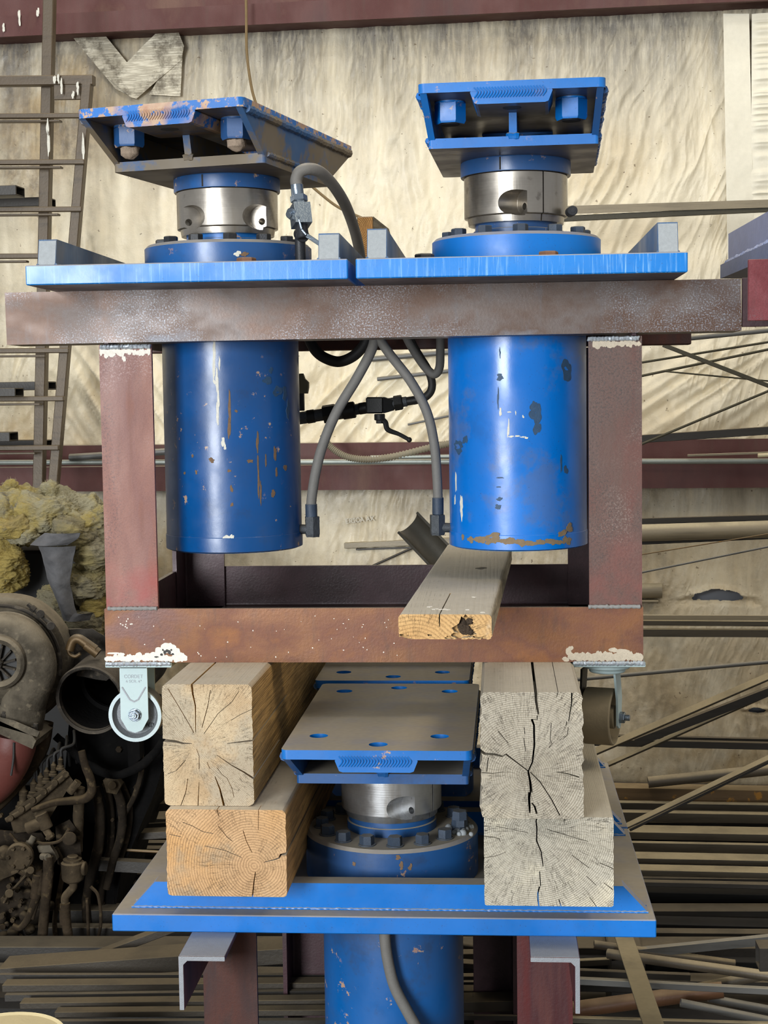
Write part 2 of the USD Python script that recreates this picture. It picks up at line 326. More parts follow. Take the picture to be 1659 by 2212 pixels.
def wall_mesh():
    uu = np.unique(np.round(np.concatenate([np.linspace(-4.5, -2.1, 30), np.arange(-2.1, 2.25, .0085), np.linspace(2.25, 5, 30), np.arange(hole_c[0] - .13, hole_c[0] + .13, .0025), np.arange(hole2_c[0] - .05, hole2_c[0] + .05, .0025)]), 5))
    zz = np.unique(np.round(np.concatenate([np.arange(0, 3.5, .0085), np.linspace(3.5, 6.2, 30), np.arange(hole_c[1] - .05, hole_c[1] + .06, .0025), np.arange(hole2_c[1] - .03, hole2_c[1] + .03, .0025)]), 5))
    U, Z = np.meshgrid(uu, zz); P = np.stack([U, Z, 0 * U], -1)
    ga, gb = GZ
    t = np.clip((Z - gb) / (ga - gb), 0, 1)
    up = (Z > gb)
    bulge = np.where(up, .05 * np.sin(PI * t) ** .6, .05 * np.sin(PI * np.clip(Z / gb, 0, 1)) ** .6)
    off = bulge.copy()
    warp = (fbm(P * 2.2, 3, 5) - .5)
    def crease(ang, f, along, seed, sharp=2.2):
        c, s = math.cos(ang), math.sin(ang)
        a = (U + .12 * warp) * c - Z * s; b = U * s + Z * c        # b runs along the crease
        amod = vnoise(np.stack([a * 5, b * 2, 0 * a], -1), seed + 50)
        n = vnoise(np.stack([a * f, b * along, 0 * a], -1), seed) * .7 + vnoise(np.stack([a * f * 2.3, b * along * 1.7, 0 * a], -1), seed + 9) * .3
        return (1 - np.abs(2 * n - 1)) ** sharp * (.5 + amod)
    g = lambda cu, cz, ru, rz: np.exp(-((U - cu) / ru) ** 2 - ((Z - cz) / rz) ** 2)
    tl = uz(atw(250, 450)); tc = uz(atw(800, 330)); tr = uz(atw(1430, 300)); ml = uz(atw(290, 850)); mc = uz(atw(800, 850)); mr = uz(atw(1520, 850)); lo = uz(atw(1500, 1300)); ll = uz(atw(100, 800))
    W = [(g(*tl, .5, .6), -.10, 9, 1.1, .012, 1), (g(*tc, .6, .5), -.16, 22, 3.0, .010, 2), (g(*tr, .5, .5), .42, 20, 2.6, .013, 3), (g(tr[0] - .25, tr[1] - .2, .4, .4), .62, 14, 3, .010, 11),
         (g(*ml, .28, .24), -.62, 22, 1.2, .028, 4), (g(*mc, .46, .26), .85, 19, 1.0, .030, 5), (g(*mr, .4, .26), .95, 17, 1.1, .021, 6), (g(*ll, .22, .22), .45, 22, 2, .014, 7), (g(*lo, 1.6, .5), .1, 12, 2.4, .008, 8)]
    for w, ang, f, al, amp, sd in W: off += 1.5 * w * amp * crease(ang, f, al, sd)
    fine = fbm(P * [26, 9, 1], 4, 21) - .5
    off += .009 * fine + .014 * (fbm(P * [7, 5, 1], 3, 77) - .5)
    off += .004 * crease(.35, 60, 11, 31) * np.clip(vnoise(P * 5, 8) * 2 - .6, 0, 1) + .012 * crease(.15, 34, 7, 61) * np.clip(vnoise(P * 3.1, 28) * 2.4 - .7, 0, 1)
    # dirt, warm stains, soot below the girts
    streak = fbm(np.stack([U * 16, Z * 1.2, 0 * U], -1), 4, 3); streak2 = fbm(np.stack([U * 42, Z * 2.2, 0 * U], -1), 3, 13); cl = fbm(P * 3.0, 4, 17)
    below_a = np.clip((ga - .03 - Z) / .75, 0, 1); below_b = np.clip((gb - .03 - Z) / .30, 0, 1)
    up1 = (Z < ga) & (Z > gb)
    soot = np.where(up1, (1 - below_a) ** 1.35 * np.clip(streak * 1.5 + .05, 0, 1) * .95, 0)
    soot = np.maximum(soot, np.where(Z < gb, (1 - below_b) ** 1.5 * .75 * np.clip(streak * 2 - .1, .2, 1), 0))
    left = np.clip((uz(atw(560, 300))[0] - U) / .8, 0, 1)
    dirt = np.where(Z > gb, np.clip((streak * .75 + streak2 * .3 + cl * .6 - .62) * 2.2, 0, 1) * (.22 + .75 * left) * (.45 + .55 * np.clip(t * 1.5 - .2, 0, 1)), np.clip((cl + streak2 * .5 - .52) * 1.7, 0, 1) * .55 + .16)
    dirt = np.where(Z < gb - .62, np.clip(dirt + .14, 0, 1), dirt)  # low wall darkened more: grime plus dim light put into this mask
    warm = np.clip((fbm(P * 2.1, 3, 41) - .42) * 3, 0, 1) * (.3 + .6 * left) + np.where(Z < gb, .10 + .25 * np.clip((gb - .35 - Z) / .3, 0, 1), 0)
    # ragged holes torn in the sheet
    keep = np.ones_like(U, bool)
    for (hu, hz), ru, rz, sd in ((hole_c, .098, .022, 2), (hole2_c, .036, .012, 4)):
        du, dz = (U - hu) / ru, (Z - hz) / rz - .55 * (1 - ((U - hu) / ru) ** 2) * (1 if sd == 2 else .1)
        r = np.sqrt(du ** 2 + dz ** 2) + .5 * (fbm(P * 60, 2, sd) - .5)
        keep &= r > 1; off += .018 * np.exp(-np.clip(r - 1, 0, 9) ** 2 * 3) * np.tanh((Z - hz) / .012)
    V = WO + U[..., None] * WU + off[..., None] * WN + Z[..., None] * np.array([0, 0, 1.0])
    idx = np.arange(U.size).reshape(U.shape); q = keep[:-1, :-1] & keep[1:, :-1] & keep[:-1, 1:] & keep[1:, 1:]
    a, b, c, d = idx[:-1, :-1][q], idx[:-1, 1:][q], idx[1:, 1:][q], idx[1:, :-1][q]
    F = np.vstack([np.stack([a, b, c], 1), np.stack([a, c, d], 1)])
    return V.reshape(-1, 3), F, dict(dirt=dirt.ravel(), warm=np.clip(warm, 0, 1).ravel(), soot=np.clip(soot, 0, 1).ravel())
v, fc, prims = wall_mesh()
wall = usdkit.mesh(stage, '/World/wall_back', trimesh.Trimesh(v, fc, process=False), M['wall'], smooth=True)
used[('/World', 'wall_back')] = 1
for k, a in prims.items():
    UsdGeom.PrimvarsAPI(wall).CreatePrimvar(k, Sdf.ValueTypeNames.FloatArray, 'vertex').Set(Vt.FloatArray.FromNumpy(a.astype(np.float32)))
wallp = keys(wall.GetPrim(), 'back wall of creased cream vinyl insulation facing with soot streaks', 'wall', kind='structure')
# the cladding behind the torn sheet
M['cladding'] = plain('cladding', S(190, 194, 202), .5, .2, .12, 12)
a, b = wall_pt(-4.5, 0, -.14), wall_pt(5, 6.2, -.12)
obj('cladding', prism(sg.box(-4.5, 0, 5, 6.2), WO - .045 * WN, WU, Z_, .02), M['cladding'], wallp, 'grey sheet seen through the tear')
# taped patches and the seam on the right
def tape_material():
    m = Mat('reinforced_tape'); w = m.sm(m.noise(1, 2, vec=m.vec((14, 14, 240), rot=(0, .6, 0))), .42, .58)
    c = m.mix(m.mth('multiply', w, .6), S(226, 218, 196), S(150, 140, 118)); c = m.mix(m.mth('multiply', m.sm(m.noise(7, 7, .72), .44, .6), .85), c, S(98, 88, 70))
    return m.end(c, .6, 0, m.bump(w, .002, .5))
M['tape'] = tape_material(); M['seam'] = plain('seam_tape', S(228, 222, 202), .5, 0, .08, 60)
def wall_patch(pts, off, mat, name, seed, thick=.004, label=None, wav=.006):
    q = [uz(atw(x, y, off)) for x, y in pts]; m = prism(sg.Polygon(q), WO + off * WN, WU, Z_, thick)
    vv, ff = trimesh.remesh.subdivide_to_size(m.vertices, m.faces, .025, max_iter=12); m = trimesh.Trimesh(vv, ff)
    n = (fbm(np.asarray(m.vertices) * 14, 3, seed) - .5) * wav * 2
    m.vertices = m.vertices - np.outer(n, WU * 0) + np.outer(n, WN)
    return obj(name, m, mat, wallp, label, smooth=40)
wall_patch([(150, 72), (222, 70), (310, 178), (275, 205), (250, 192)], .062, M['tape'], 'tape_patch', 1, label='darkened strip of reinforced tape running down to the right')
wall_patch([(238, 172), (338, 72), (384, 64), (398, 100), (392, 130), (295, 214), (282, 210)], .066, M['tape'], 'tape_patch', 2, label='wide pale patch of reinforced tape, crossing over the dark strip')
wall_patch([(322, 205), (380, 112), (396, 98), (390, 208)], .060, M['tape'], 'tape_patch', 3, label='upright end of the pale taped patch')
wall_patch([(1562, 30), (1572, 600), (1630, 600), (1618, 30)], .095, M['seam'], 'seam_tape', 5, label='pale smooth seam tape', wav=.004)
def pleats():
    u0, z1 = uz(atw(1624, 30, .1)); u1, z0 = uz(atw(1720, 600, .1)); u1 = u0 + .5
    uu, zz = np.linspace(u0, u1, 60), np.linspace(z0, z1, 420); U, Z = np.meshgrid(uu, zz)
    n = vnoise(np.stack([U * 4, Z * 46, 0 * U], -1), 3); off = .098 + .014 * (1 - np.abs(2 * n - 1)) ** 1.6 * np.clip((U - u0) / .03, 0, 1)
    V = (WO + U[..., None] * WU + off[..., None] * WN + Z[..., None] * Z_).reshape(-1, 3); i = np.arange(U.size).reshape(U.shape)
    a, b, c, d = i[:-1, :-1].ravel(), i[:-1, 1:].ravel(), i[1:, 1:].ravel(), i[1:, :-1].ravel()
    return trimesh.Trimesh(V, np.vstack([np.stack([a, b, c], 1), np.stack([a, c, d], 1)]), process=False)
obj('pleated_facing', pleats(), plain('pleated_facing', S(226, 220, 200), .5, 0, .1, 30), wallp, 'white facing gathered in fine level pleats', smooth=True)
# faint lettering left on the sheet
t = meshkit.text_mesh('ERICA AX', .019, .002, True); o = atw(746, 1131, .062); ang = .11
obj('lettering', frame(t, o, WU * math.cos(ang) + Z_ * math.sin(ang), Z_ * math.cos(ang) - WU * math.sin(ang), WN), plain('white_print', S(206, 200, 184), .7, 0, .1), wallp, 'white printed letters')

def girt(name, y_top, y_ledge0, y_ledge1, y_bot, x0=830):
    """A steel wall girt: a recessed web above a ledge and the inner flange with a lip below it."""
    zt = uz(atw(x0, y_top, .10))[1]; zl = uz(atw(x0, y_ledge1, .19))[1]; zb = uz(atw(x0, y_bot, .19))[1]
    prof = sg.Polygon([(-.02, zb + .012), (.172, zb + .012), (.172, zb), (.19, zb), (.19, zl), (.10, zl), (.10, zt), (-.02, zt)])
    m = prism(prof, WO - 4.5 * WU, WN, Z_, 9.5)               # WN x Z = direction of extrusion
    d = np.cross(WN, Z_)
    if d @ WU < 0: m.apply_translation(9.5 * WU * 1.0)
    return obj(name, m, M['girt'], None, None, kind='structure')
g1 = girt('trim_1', -60, -8, -6, 40); keys(g1, 'dark red steel girt across the top of the wall', 'girt')
g2 = girt('trim_2', 956, 1003, 1004, 1058); keys(g2, 'dark red steel girt across the middle of the wall', 'girt')
M['floor'] = plain('concrete_floor', S(92, 84, 72), .85, 0, .3, 8)
fl = obj('floor', cbox([-9, -9, -.1], [9, 3.75, 0], .0), M['floor'], None, 'dusty concrete workshop floor', 'floor', kind='structure')

# ================================================================== the upper steel cart
ZC, W, D = 1.1221, 1.0023, .7032; H = .1016; ZT = .5949 + ZC; ZB = ZT + .0994; TH = .0095
cart = thing('steel_cart', 'brown welded angle-iron cart frame carrying the two upper blue jacks', 'cart')
def angle(prof_o, u, v, length, w, L1=H, L2=H, t=TH, r=.006):
    """Angle iron: legs along u (L1) and v (L2) from the heel prof_o, run along w."""
    p = sg.Polygon([(0, 0), (L1, 0), (L1, t), (t, t), (t, L2), (0, L2)])
    p = p.union(sg.Polygon([(t, t), (t + r, t), (t + r * .3, t + r * .3), (t, t + r)])) if r else p
    p = p.union(sg.box(0, 0, t * .9, t * .9))
    if np.cross(u, v) @ np.asarray(w) > 0: return prism(p, prof_o, u, v, length)
    return prism(sg.Polygon([(y, x) for x, y in p.exterior.coords]), prof_o, v, u, length)
# bottom frame: the upright leg of each angle outside, the flat leg inward at the bottom
obj('bottom_rail', angle([0, 0, ZC], Y_, Z_, W, X_), M['mill_rust'], cart, 'front bottom rail, rusty brown with white primer smears')
obj('bottom_rail', angle([0, D, ZC], -Y_, Z_, W, X_), M['primer_dark'], cart)
obj('bottom_rail', angle([0, TH, ZC], X_, Z_, D - 2 * TH, Y_), M['primer_dark'], cart)
obj('bottom_rail', angle([W, TH, ZC], -X_, Z_, D - 2 * TH, Y_), M['primer_dark'], cart)
LZ = ZC + H; LH = ZT - LZ
xl, xr = .003, 1.0007
obj('leg', angle([xl, .004, LZ], X_, Y_, LH, Z_, L1=.0985), M['primer_pink'], cart, 'left front leg in pink worn primer')
obj('leg', angle([xr, .004, LZ], -X_, Y_, LH, Z_, L1=.0960), M['primer_brown'], cart, 'right front leg in brown primer')
obj('leg', angle([xl, D - TH, ZC + TH], X_, -Y_, LH + H - TH, Z_), M['primer_dark'], cart)
obj('leg', angle([xr, D - TH, ZC + TH], -X_, -Y_, LH + H - TH, Z_), M['primer_dark'], cart)
# top beams, the front one slightly out of level as in the photograph
xbl, xbr = -.1702, 1.1765
pa, pb, pc, pd = at(10, 632, Y=0), at(15, 745, Y=0), at(1600, 602, Y=0), at(1602, 714, Y=0)
t1, t2, t3, t4 = pa[2], pb[2], pc[2], pd[2]
vv = [[pa[0], 0, t1], [pb[0], 0, t2], [pc[0], 0, t3], [pd[0], 0, t4]]
beam = hull([np.array(q) + [0, s, 0] for q in vv for s in (0, .012)])
obj('top_beam', [beam, hull([np.array(q) + [0, s, e] for q in (vv[1], vv[3]) for s in (.011, H) for e in (0, .0095)])], M['mill'], cart, 'long front top beam of mill-scaled steel')
q = at(1493, 744, Y=D); obj('top_beam', cbox([xbl + .10, D - .004, q[2]], [q[0], D + .0475, ZB - .0005], .002), M['primer_rust'], cart)
obj('side_beam', cbox([.01, .013, ZT + .001], [.01 + TH, D - TH, ZB - .003], .001), M['primer_dark'], cart)
obj('side_beam', cbox([W - .01 - TH, .013, ZT + .001], [W - .01, D - TH, ZB - .003], .001), M['primer_dark'], cart)
# welds, smears of primer
for x0, x1 in ((xl, xl + H), (xr - H, xr)):
    obj('weld_bead', bead([x0 + .004, -.001, LZ + .001], [x1 - .004, -.001, LZ + .001], .0036, int(x0 * 9), .8), plain('putty', S(132, 132, 130), .8, 0, .2, 90), cart)
    obj('weld_bead', bead([x0 + .004, .002, ZT - .004], [x1 - .004, .002, ZT - .004], .0042, int(x0 * 9) + 4), M['weld'], cart)
def smear(parts, Y, t=.0008):
    """Smears of primer on a plane facing the camera; circles given in pixels of the photograph."""
    shp = unary_union([blob(*at(x, y, Y=Y)[[0, 2]], rx * .9e-3, ry * .9e-3, int(x * 7 + y), 30, .16) for x, y, rx, ry in parts])
    return prism(shp, [0, Y, 0], X_, Z_, t)          # X x Z = -Y: towards the camera
rng = random.Random(4)
sm1 = [(232 + i * 6.2, 1424 - rng.random() * 4, 6, 5 + 3 * rng.random()) for i in range(27)] + [(330, 1415, 8, 7), (345, 1408, 10, 10), (358, 1400, 12, 11), (365, 1396, 9, 8), (372, 1402, 10, 10), (381, 1410, 9, 10), (392, 1418, 9, 8), (398, 1421, 8, 6), (300, 1415, 7, 6), (262, 1414, 8, 4), (245, 1411, 14, 2), (318, 1416, 6, 6)]
obj('primer_smear', smear(sm1, -.0001), M['smear'], cart, 'white primer smear on the left of the bottom rail')
obj('scale_patch', smear([(338, 1419, 5, 1.5), (349, 1414, 3, 2.5), (356, 1409, 3, 4), (361, 1406, 4, 3), (366, 1409, 3, 5), (370, 1404, 2, 2), (373, 1413, 3, 2), (352, 1404, 2, 2)], -.0009, .0004), M['rubber_dark'], cart)
sm2 = [(1232 + i * 5.4, 1421 - rng.random() * 5, 6, 7 + 3 * rng.random()) for i in range(29)] + [(1228, 1408, 6, 8), (1233, 1400, 5, 5), (1325, 1404, 9, 5), (1222, 1424, 7, 5), (1345, 1408, 14, 6)]
obj('primer_smear', smear(sm2, -.0001), M['smear_grey'], cart, 'grey primer smear on the right of the bottom rail')
sm3 = [(219 + i * 6, 758 + rng.random() * 4, 4.5, 3 + 5 * rng.random()) for i in range(18)] + [(230, 766, 5, 8), (268, 775, 4, 6), (240, 763, 9, 8), (262, 766, 7, 4)]
obj('primer_smear', smear(sm3, .0039), M['smear'], cart, 'white smear at the head of the left leg')
sm4 = [(1284 + i * 6, 740 + rng.random() * 3, 4.5, 4 + 4 * rng.random()) for i in range(17)] + [(1290, 748, 6, 6), (1318, 746, 7, 6)]
obj('primer_smear', smear(sm4, .0039), M['smear_grey'], cart, 'pale smear at the head of the right leg')
flecks = [(rng.uniform(240, 860), rng.uniform(1330, 1425), rng.uniform(.6, 1.6), rng.uniform(.6, 1.6)) for _ in range(50)] + [(270 + rng.gauss(0, 6), 1346 + rng.gauss(0, 6), 1.5, 1.5) for _ in range(9)]
obj('paint_flecks', smear(flecks, -.0001, .0004), M['smear'], cart, kind='stuff')

def caster_fixed(cx, cy, zt):
    c = obj('caster', [cbox([cx - .063, -.004, zt - .009], [cx + .063, .105, zt], .001)], M['zinc'], cart, 'left front caster in bright zinc, its wheel facing out')
    pw = at(298, 1540, Y=cy); r = .0505
    obj('weld_bead', bead([cx - .062, -.004, zt - .002], [cx + .060, -.004, zt - .002], .0042, 5), M['weld'], cart)
    w = .0265
    pl = sg.Polygon([(-w, 0), (w, 0), (w, -.100), (.014, -.122), (0, -.127), (-.014, -.122), (-w, -.100)]).buffer(-.006).buffer(.006)
    ox = pw[0] + .001; zf = zt - .009
    for yy in (cy - .032, cy + .028):
        obj('fork_plate', prism(sa.translate(pl, 0, 0), [ox, yy + .004, zf], X_, Z_, .004), M['zinc'], c)
    vee = sg.LineString([(-.022, -.040), (-.008, -.063), (.0, -.067), (.008, -.063), (.022, -.040)]).buffer(.0013)
    obj('pressed_rib', prism(vee, [ox, cy - .0318, zf], X_, Z_, .0012), M['angle_end'], c)
    obj('fork_top', cbox([ox - w, cy - .032, zf - .004], [ox + w, cy + .032, zf - .0003], .001), M['zinc'], c)
    wc = np.array([pw[0] - .0005, cy - .022, pw[2]])
    prof = [(.0, .016), (.012, .016), (.013, .002), (.019, .004), (.022, .012), (.038, .013), (.0435, .004), (.0445, .0), (r, .0), (r, .040), (.0445, .040), (.04, .03), (.0, .03)]
    wh = lathe(prof, wc, Y_, 64); obj('wheel', wh, M['castiron'], c, 'grey cast wheel')
    obj('wheel_rim', lathe([(.0440, -.0008), (r + .0004, -.0008), (r + .0004, .006), (.0440, .006), (.0440, -.0008)], wc, Y_, 64), M['wheel_rim'], c)
    n0 = np.array([pw[0] + .002, cy - .032, pw[2] + .003])
    obj('axle_nut', [hexagon(n0, -Y_, .019, .009, .3), disc(n0 + [0, -.009, 0], n0 + [0, -.0125, 0], .0058), disc(n0 + [0, .0, 0], n0 + [0, -.002, 0], .0125)], M['chrome'], c)
    obj('axle_pin', disc(n0 + [0, -.0125, 0], n0 + [0, -.014, 0], .0022), M['zinc'], c)
    tx = meshkit.text_mesh('CORDET', .0065, .0004); tx.apply_translation([-tx.bounds[1][0] / 2, 0, 0])
    t2 = meshkit.text_mesh('4 SCR. 4"', .005, .0004); t2.apply_translation([-t2.bounds[1][0] / 2, -.0085, 0])
    o = [ox, cy - .0320, zf - .022]
    obj('stamped_lettering', [frame(k, o, X_, Z_, -Y_) for k in (tx, t2)], M['angle_end'], c)
    g = meshkit.text_mesh('CHINA', .0082, .0014, True); g.apply_translation(-g.bounds.mean(0) * [1, 1, 0]); g.apply_scale([.036 / g.extents[0], 1, 1])
    lets = [frame(g, at(326, 1566, Y=wc[1] + .0115) * [1, 0, 1] + [0, wc[1] + .0125, 0], -X_ + .10 * Z_, -Z_ - .10 * X_, -Y_)]   # cast letters, upside down
    obj('cast_lettering', lets, M['bolt_black'], c)
caster_fixed(.0625, .040, ZC)
def caster_swivel():
    p0 = at(1238, 1437, Y=-.004)[0]
    c = obj('caster', [cbox([p0, -.004, ZC - .009], [W + .004, .105, ZC], .001)], M['zinc'], cart, 'right front caster turned sideways behind the timber')
    obj('weld_bead', bead([p0 + .002, -.004, ZC - .002], [W + .002, -.004, ZC - .002], .0042, 6), M['weld'], cart)
    xa, xb = .9005, .9560; cy = .058; zc = 1.0085; r = .0535; xm = .951
    obj('swivel_ring', [disc([xm - .01, cy, ZC - .009], [xm - .01, cy, ZC - .020], .044, 40), disc([xm - .01, cy, ZC - .020], [xm - .01, cy, ZC - .028], .034, 40)], M['zinc'], c)
    RZ = lambda m_: rotz(trimesh.util.concatenate(m_) if isinstance(m_, list) else m_, -.30, (xm - .018, cy, 0))
    obj('wheel', RZ(lathe([(.0, .0), (.022, .0), (.022, .020), (.044, .024), (.0475, .0), (r - .002, .0), (r, .002), (r, .054), (r - .002, .056), (.046, .056), (.038, .04), (.0, .04)], [xb + .0, cy, zc], -X_, 64)), M['tread'], c, 'wide dusty wheel seen edge-on')
    for x, s in ((xb + .007, 1), (xa - .007, -1)):
        a = [[x - s * .004, cy - .022, ZC - .022], [x - s * .004, cy + .02, ZC - .022], [x, cy - .016, zc + .035], [x, cy + .02, zc + .035], [x, cy - .014, zc - .014], [x, cy + .012, zc - .014], [x, cy - .006, zc - .02], [x, cy + .006, zc - .02]]
        a = np.array(a) + [0, 0, 0]; up_ = hull([q + [dx, 0, 0] for q in a[:4] for dx in (-.002, .002)]); dn_ = hull([q + [dx, 0, 0] for q in a[2:] for dx in (-.002, .002)])
        obj('fork_plate', RZ([up_, dn_]), M['zinc'] if s > 0 else M['black_iron'], c)
    obj('axle_nut', RZ([hexagon([xb + .009, cy, zc], X_, .0185, .010, .2), disc([xb + .019, cy, zc], [xb + .028, cy, zc], .0056)]), M['chrome'], c)
caster_swivel()

# ================================================================== hydraulic jacks
def arc_patch(cx, cy, r, items, t=.0006):
    """Thin flakes lying on an upright cylinder: (pixel x, pixel y, half width m, half height m, seed), found where the camera meets its front."""
    out = []
    for x, y, hw, hh, sd in items:
        d = FW + (x - 829.5) / F_PX * RT - (y - 1106) / F_PX * UP; o = CAM - [cx, cy, 0]
        A = d[0]**2 + d[1]**2; B = 2 * (o[0] * d[0] + o[1] * d[1]); C_ = o[0]**2 + o[1]**2 - r * r; q = B * B - 4 * A * C_
        if q < 0: continue
        p = CAM + d * ((-B - math.sqrt(q)) / (2 * A)); th0, z0 = math.atan2(p[1] - cy, p[0] - cx), p[2]
        b = blob(0, 0, hw * .85, hh * .95, sd, 34, .3)
        m = trimesh.creation.extrude_polygon(b if b.geom_type == 'Polygon' else max(b.geoms, key=lambda g: g.area), t, engine='earcut')
        v = np.asarray(m.vertices); th = th0 + v[:, 0] / r; R = r + v[:, 2] - .0001
        m.vertices = np.stack([cx + R * np.cos(th), cy + R * np.sin(th), z0 + v[:, 1]], 1); out.append(m)
    return out
def jack(label, group, cx, cy, plate, zp, tp, bars, fl_r, zf0, zf1, neck_r, col_r, zc0, zc1, ring_r, zr1, head, cyl_r, zcyl, mats, bolts, notches=(), split=None, cyl_label=None, turn=0.0):
    J = thing('hydraulic_jack', label, 'hydraulic jack', group)
    mt = lambda k: M[mats.get(k, mats['all'])]
    x0, x1, y0, y1 = plate
    base = prism(sg.box(x0, y0, x1, y1), [0, 0, zp], X_, Y_, tp)
    obj('base_plate', cbox([x0, y0, zp], [x1, y1, zp + tp], .0018), mt('plate'), J, smooth=False)
    for k, (p0, p1, w, h, back) in enumerate(bars):                 # long bars on the plate with bevelled ends
        p0, p1 = np.array(p0, float), np.array(p1, float); d = (p1 - p0) / np.linalg.norm(p1 - p0); n = np.cross(Z_, d)
        L = np.linalg.norm(p1 - p0); pr = sg.Polygon([(0, 0), (L, 0), (L - back, h), (back, h)])
        zb = zp + tp
        b = obj('plate_bar', prism(pr, p0 + [0, 0, zb] + n * w / 2, d, Z_, w), mt('bar'), J)
        if back < .02:
            for e, s in ((p0, -1), (p1, 1)):
                q = e + [0, 0, zb]; sl = np.array(d) * (-s * back) + Z_ * h; sl /= np.linalg.norm(sl); nn = np.cross(n, sl); nn *= np.sign(nn @ (d * s))
                obj('sawn_end', hull([q + n * (w / 2 - .001) * a + sl * b_ + nn * c_ for a in (-1, 1) for b_ in (.001, h - .001) for c_ in (-.001, .0006)]), M['bar_end'], b)
        obj('weld_bead', [bead(p0 + n * sgn * w / 2 + [0, 0, zb + .001], p1 + n * sgn * w / 2 + [0, 0, zb + .001], .0026, k + 3, 1.3) for sgn in (-1, 1)], mt('bar'), J)
    # base ring and flange
    obj('base_ring', lathe([(0, 0), (fl_r * 1.0, 0), (fl_r * 1.0, .006), (0, .006)], [cx, cy, zp + tp], Z_, 72), mt('flange'), J)
    f = obj('flange', lathe([(0, zf0), (fl_r - .001, zf0), (fl_r, zf0 + .002), (fl_r, zf1 - .006), (fl_r - .006, zf1), (0, zf1)], [cx, cy, 0], Z_, 96), mt('flange'), J)
    nb, br, af, bh = bolts
    for i in range(nb):
        a = turn + 2 * PI * i / nb; p = np.array([cx + br * math.cos(a), cy + br * math.sin(a), zf1])
        obj('flange_bolt', [disc(p, p + [0, 0, .002], af * .68, 20, .0003), hexagon(p + [0, 0, .002], Z_, af, bh, a * 3.1)], mt('bolt'), f)
    obj('neck', lathe([(0, zf1), (neck_r, zf1), (neck_r, zf1 + (zc0 - zf1) * .55), (neck_r - .003, zf1 + (zc0 - zf1) * .6), (neck_r - .003, zc0 + .004), (0, zc0 + .004)], [cx, cy, 0], Z_, 80), mt('neck'), J)
    # the machined lock collar, notched
    c = lathe([(0, zc0), (col_r - .008, zc0), (col_r - .006, zc0 + .012), (col_r - .0005, zc0 + .0135), (col_r, zc0 + .015), (col_r, zc1 - .001), (col_r - .001, zc1), (0, zc1)], [cx, cy, 0], Z_, 128)
    cm = man(c); hh = zc1 - zc0
    for a, s in notches:                                            # a flat seat with an obliquely drilled counterbore running out of the collar
        dr = np.array([math.cos(a), math.sin(a), 0]); tg = np.cross(Z_, dr); Q = np.array([cx, cy, zc0 + hh * .36]) + dr * (col_r - .009)
        A = -s * tg * math.cos(.42) + dr * math.sin(.42)
        cm = cm - man(disc(Q, Q + A * .10, .0235, 48, .0002)) - man(disc(Q + A * .01 - [0, 0, .007] + dr * .001, Q - A * .03 - [0, 0, .007] + dr * .001, .0066, 24, .0002))
    if split is not None:
        dr = np.array([math.cos(split), math.sin(split), 0]); tg = np.cross(Z_, dr); P = np.array([cx, cy, 0]) + dr * col_r
        cm = cm - man(hull([P + tg * a + dr * b + Z_ * z for a in (-.0014, .0014) for b in (-.014, .01) for z in (zc0 - .01, zc1 + .01)]))
    co = obj('lock_collar', tm(cm), mt('collar'), J, 'machined steel lock collar', smooth=28)
    obj('collar_ring', lathe([(0, zc1 + .0004), (ring_r - .001, zc1 + .0004), (ring_r, zc1 + .002), (ring_r, zr1 - .001), (ring_r - .001, zr1 + .001), (0, zr1 + .001)], [cx, cy, 0], Z_, 96), mt('ring'), J)
    if split is not None:
        a = -1.86 if turn < 1 else -1.75; dr = np.array([math.cos(a), math.sin(a), 0]); tg = np.cross(Z_, dr)
        obj('ring_joint', hull([np.array([cx, cy, 0]) + dr * (ring_r + b) + tg * t_ + Z_ * z for b in (-.004, .0006) for t_ in (-.0016, .0016) for z in (zc1 + .002, zr1 - .001)]), M['hole_dark'], J)
    # saddle: top plate with stiffener tabs and nuts, long sloping side plates, bottom plate, web
    hw, hl, hb, yaw, ztop, hy = head; tt, tb, ts = .0165, .018, .012; zb = zr1 + .001
    c_, s_ = math.cos(yaw), math.sin(yaw); U, V = np.array([c_, s_, 0]), np.array([-s_, c_, 0]); O = np.array([cx, cy + hy, 0])
    G = lambda u, v, z: O + u * U + v * V + np.array([0, 0, z])
    pl = rrect(-hw / 2, -hl / 2, hw / 2, hl / 2, .012)
    hs = [(-.112, -.188), (.104, -.188), (-.110, .216), (.106, .216), (0, -hl / 2 + .045), (0, hl / 2 - .045)]
    top = pl.difference(unary_union([sg.Point(p).buffer(.0165, quad_segs=8) for p in hs]))
    tp_ = obj('saddle_top_plate', prism(top, G(0, 0, ztop - tt), U, V, tt), mt('head'), J)
    for e in (-1, 1):
        tab = sg.Polygon([(-.072, 0), (.072, 0), (.064, -.020), (.058, -.022), (-.058, -.022), (-.064, -.020)]).buffer(-.002).buffer(.002)
        L = .125
        y_ = -hl / 2 + .003 if e < 0 else hl / 2 - .003 - L
        fx0 = G(0, -hl / 2 + .0006, ztop - tt) if e < 0 else G(0, hl / 2 - .0006, ztop - tt)
        blk = prism(tab, fx0 + (V * L if e < 0 else 0 * V), U, Z_, L)
        t_ = obj('stiffener_tab', blk, mt('head'), J)
        obj('tab_bore', disc(G(0, e * (hl / 2 - .045), ztop - tt - .0224), G(0, e * (hl / 2 - .045), ztop - tt - .0216), .0165, 24, .0001), M['hole_dark'], t_)
        yf = e * hl / 2
        rip = [tube([G(x - .006, yf + e * .0002, ztop - tt - .0115), G(x, yf + e * .0009, ztop - tt - .002), G(x - .006, yf + e * .0002, ztop - tt + .0065)], .0014, 6, 4) for x in np.linspace(-.058, .060, 24)]
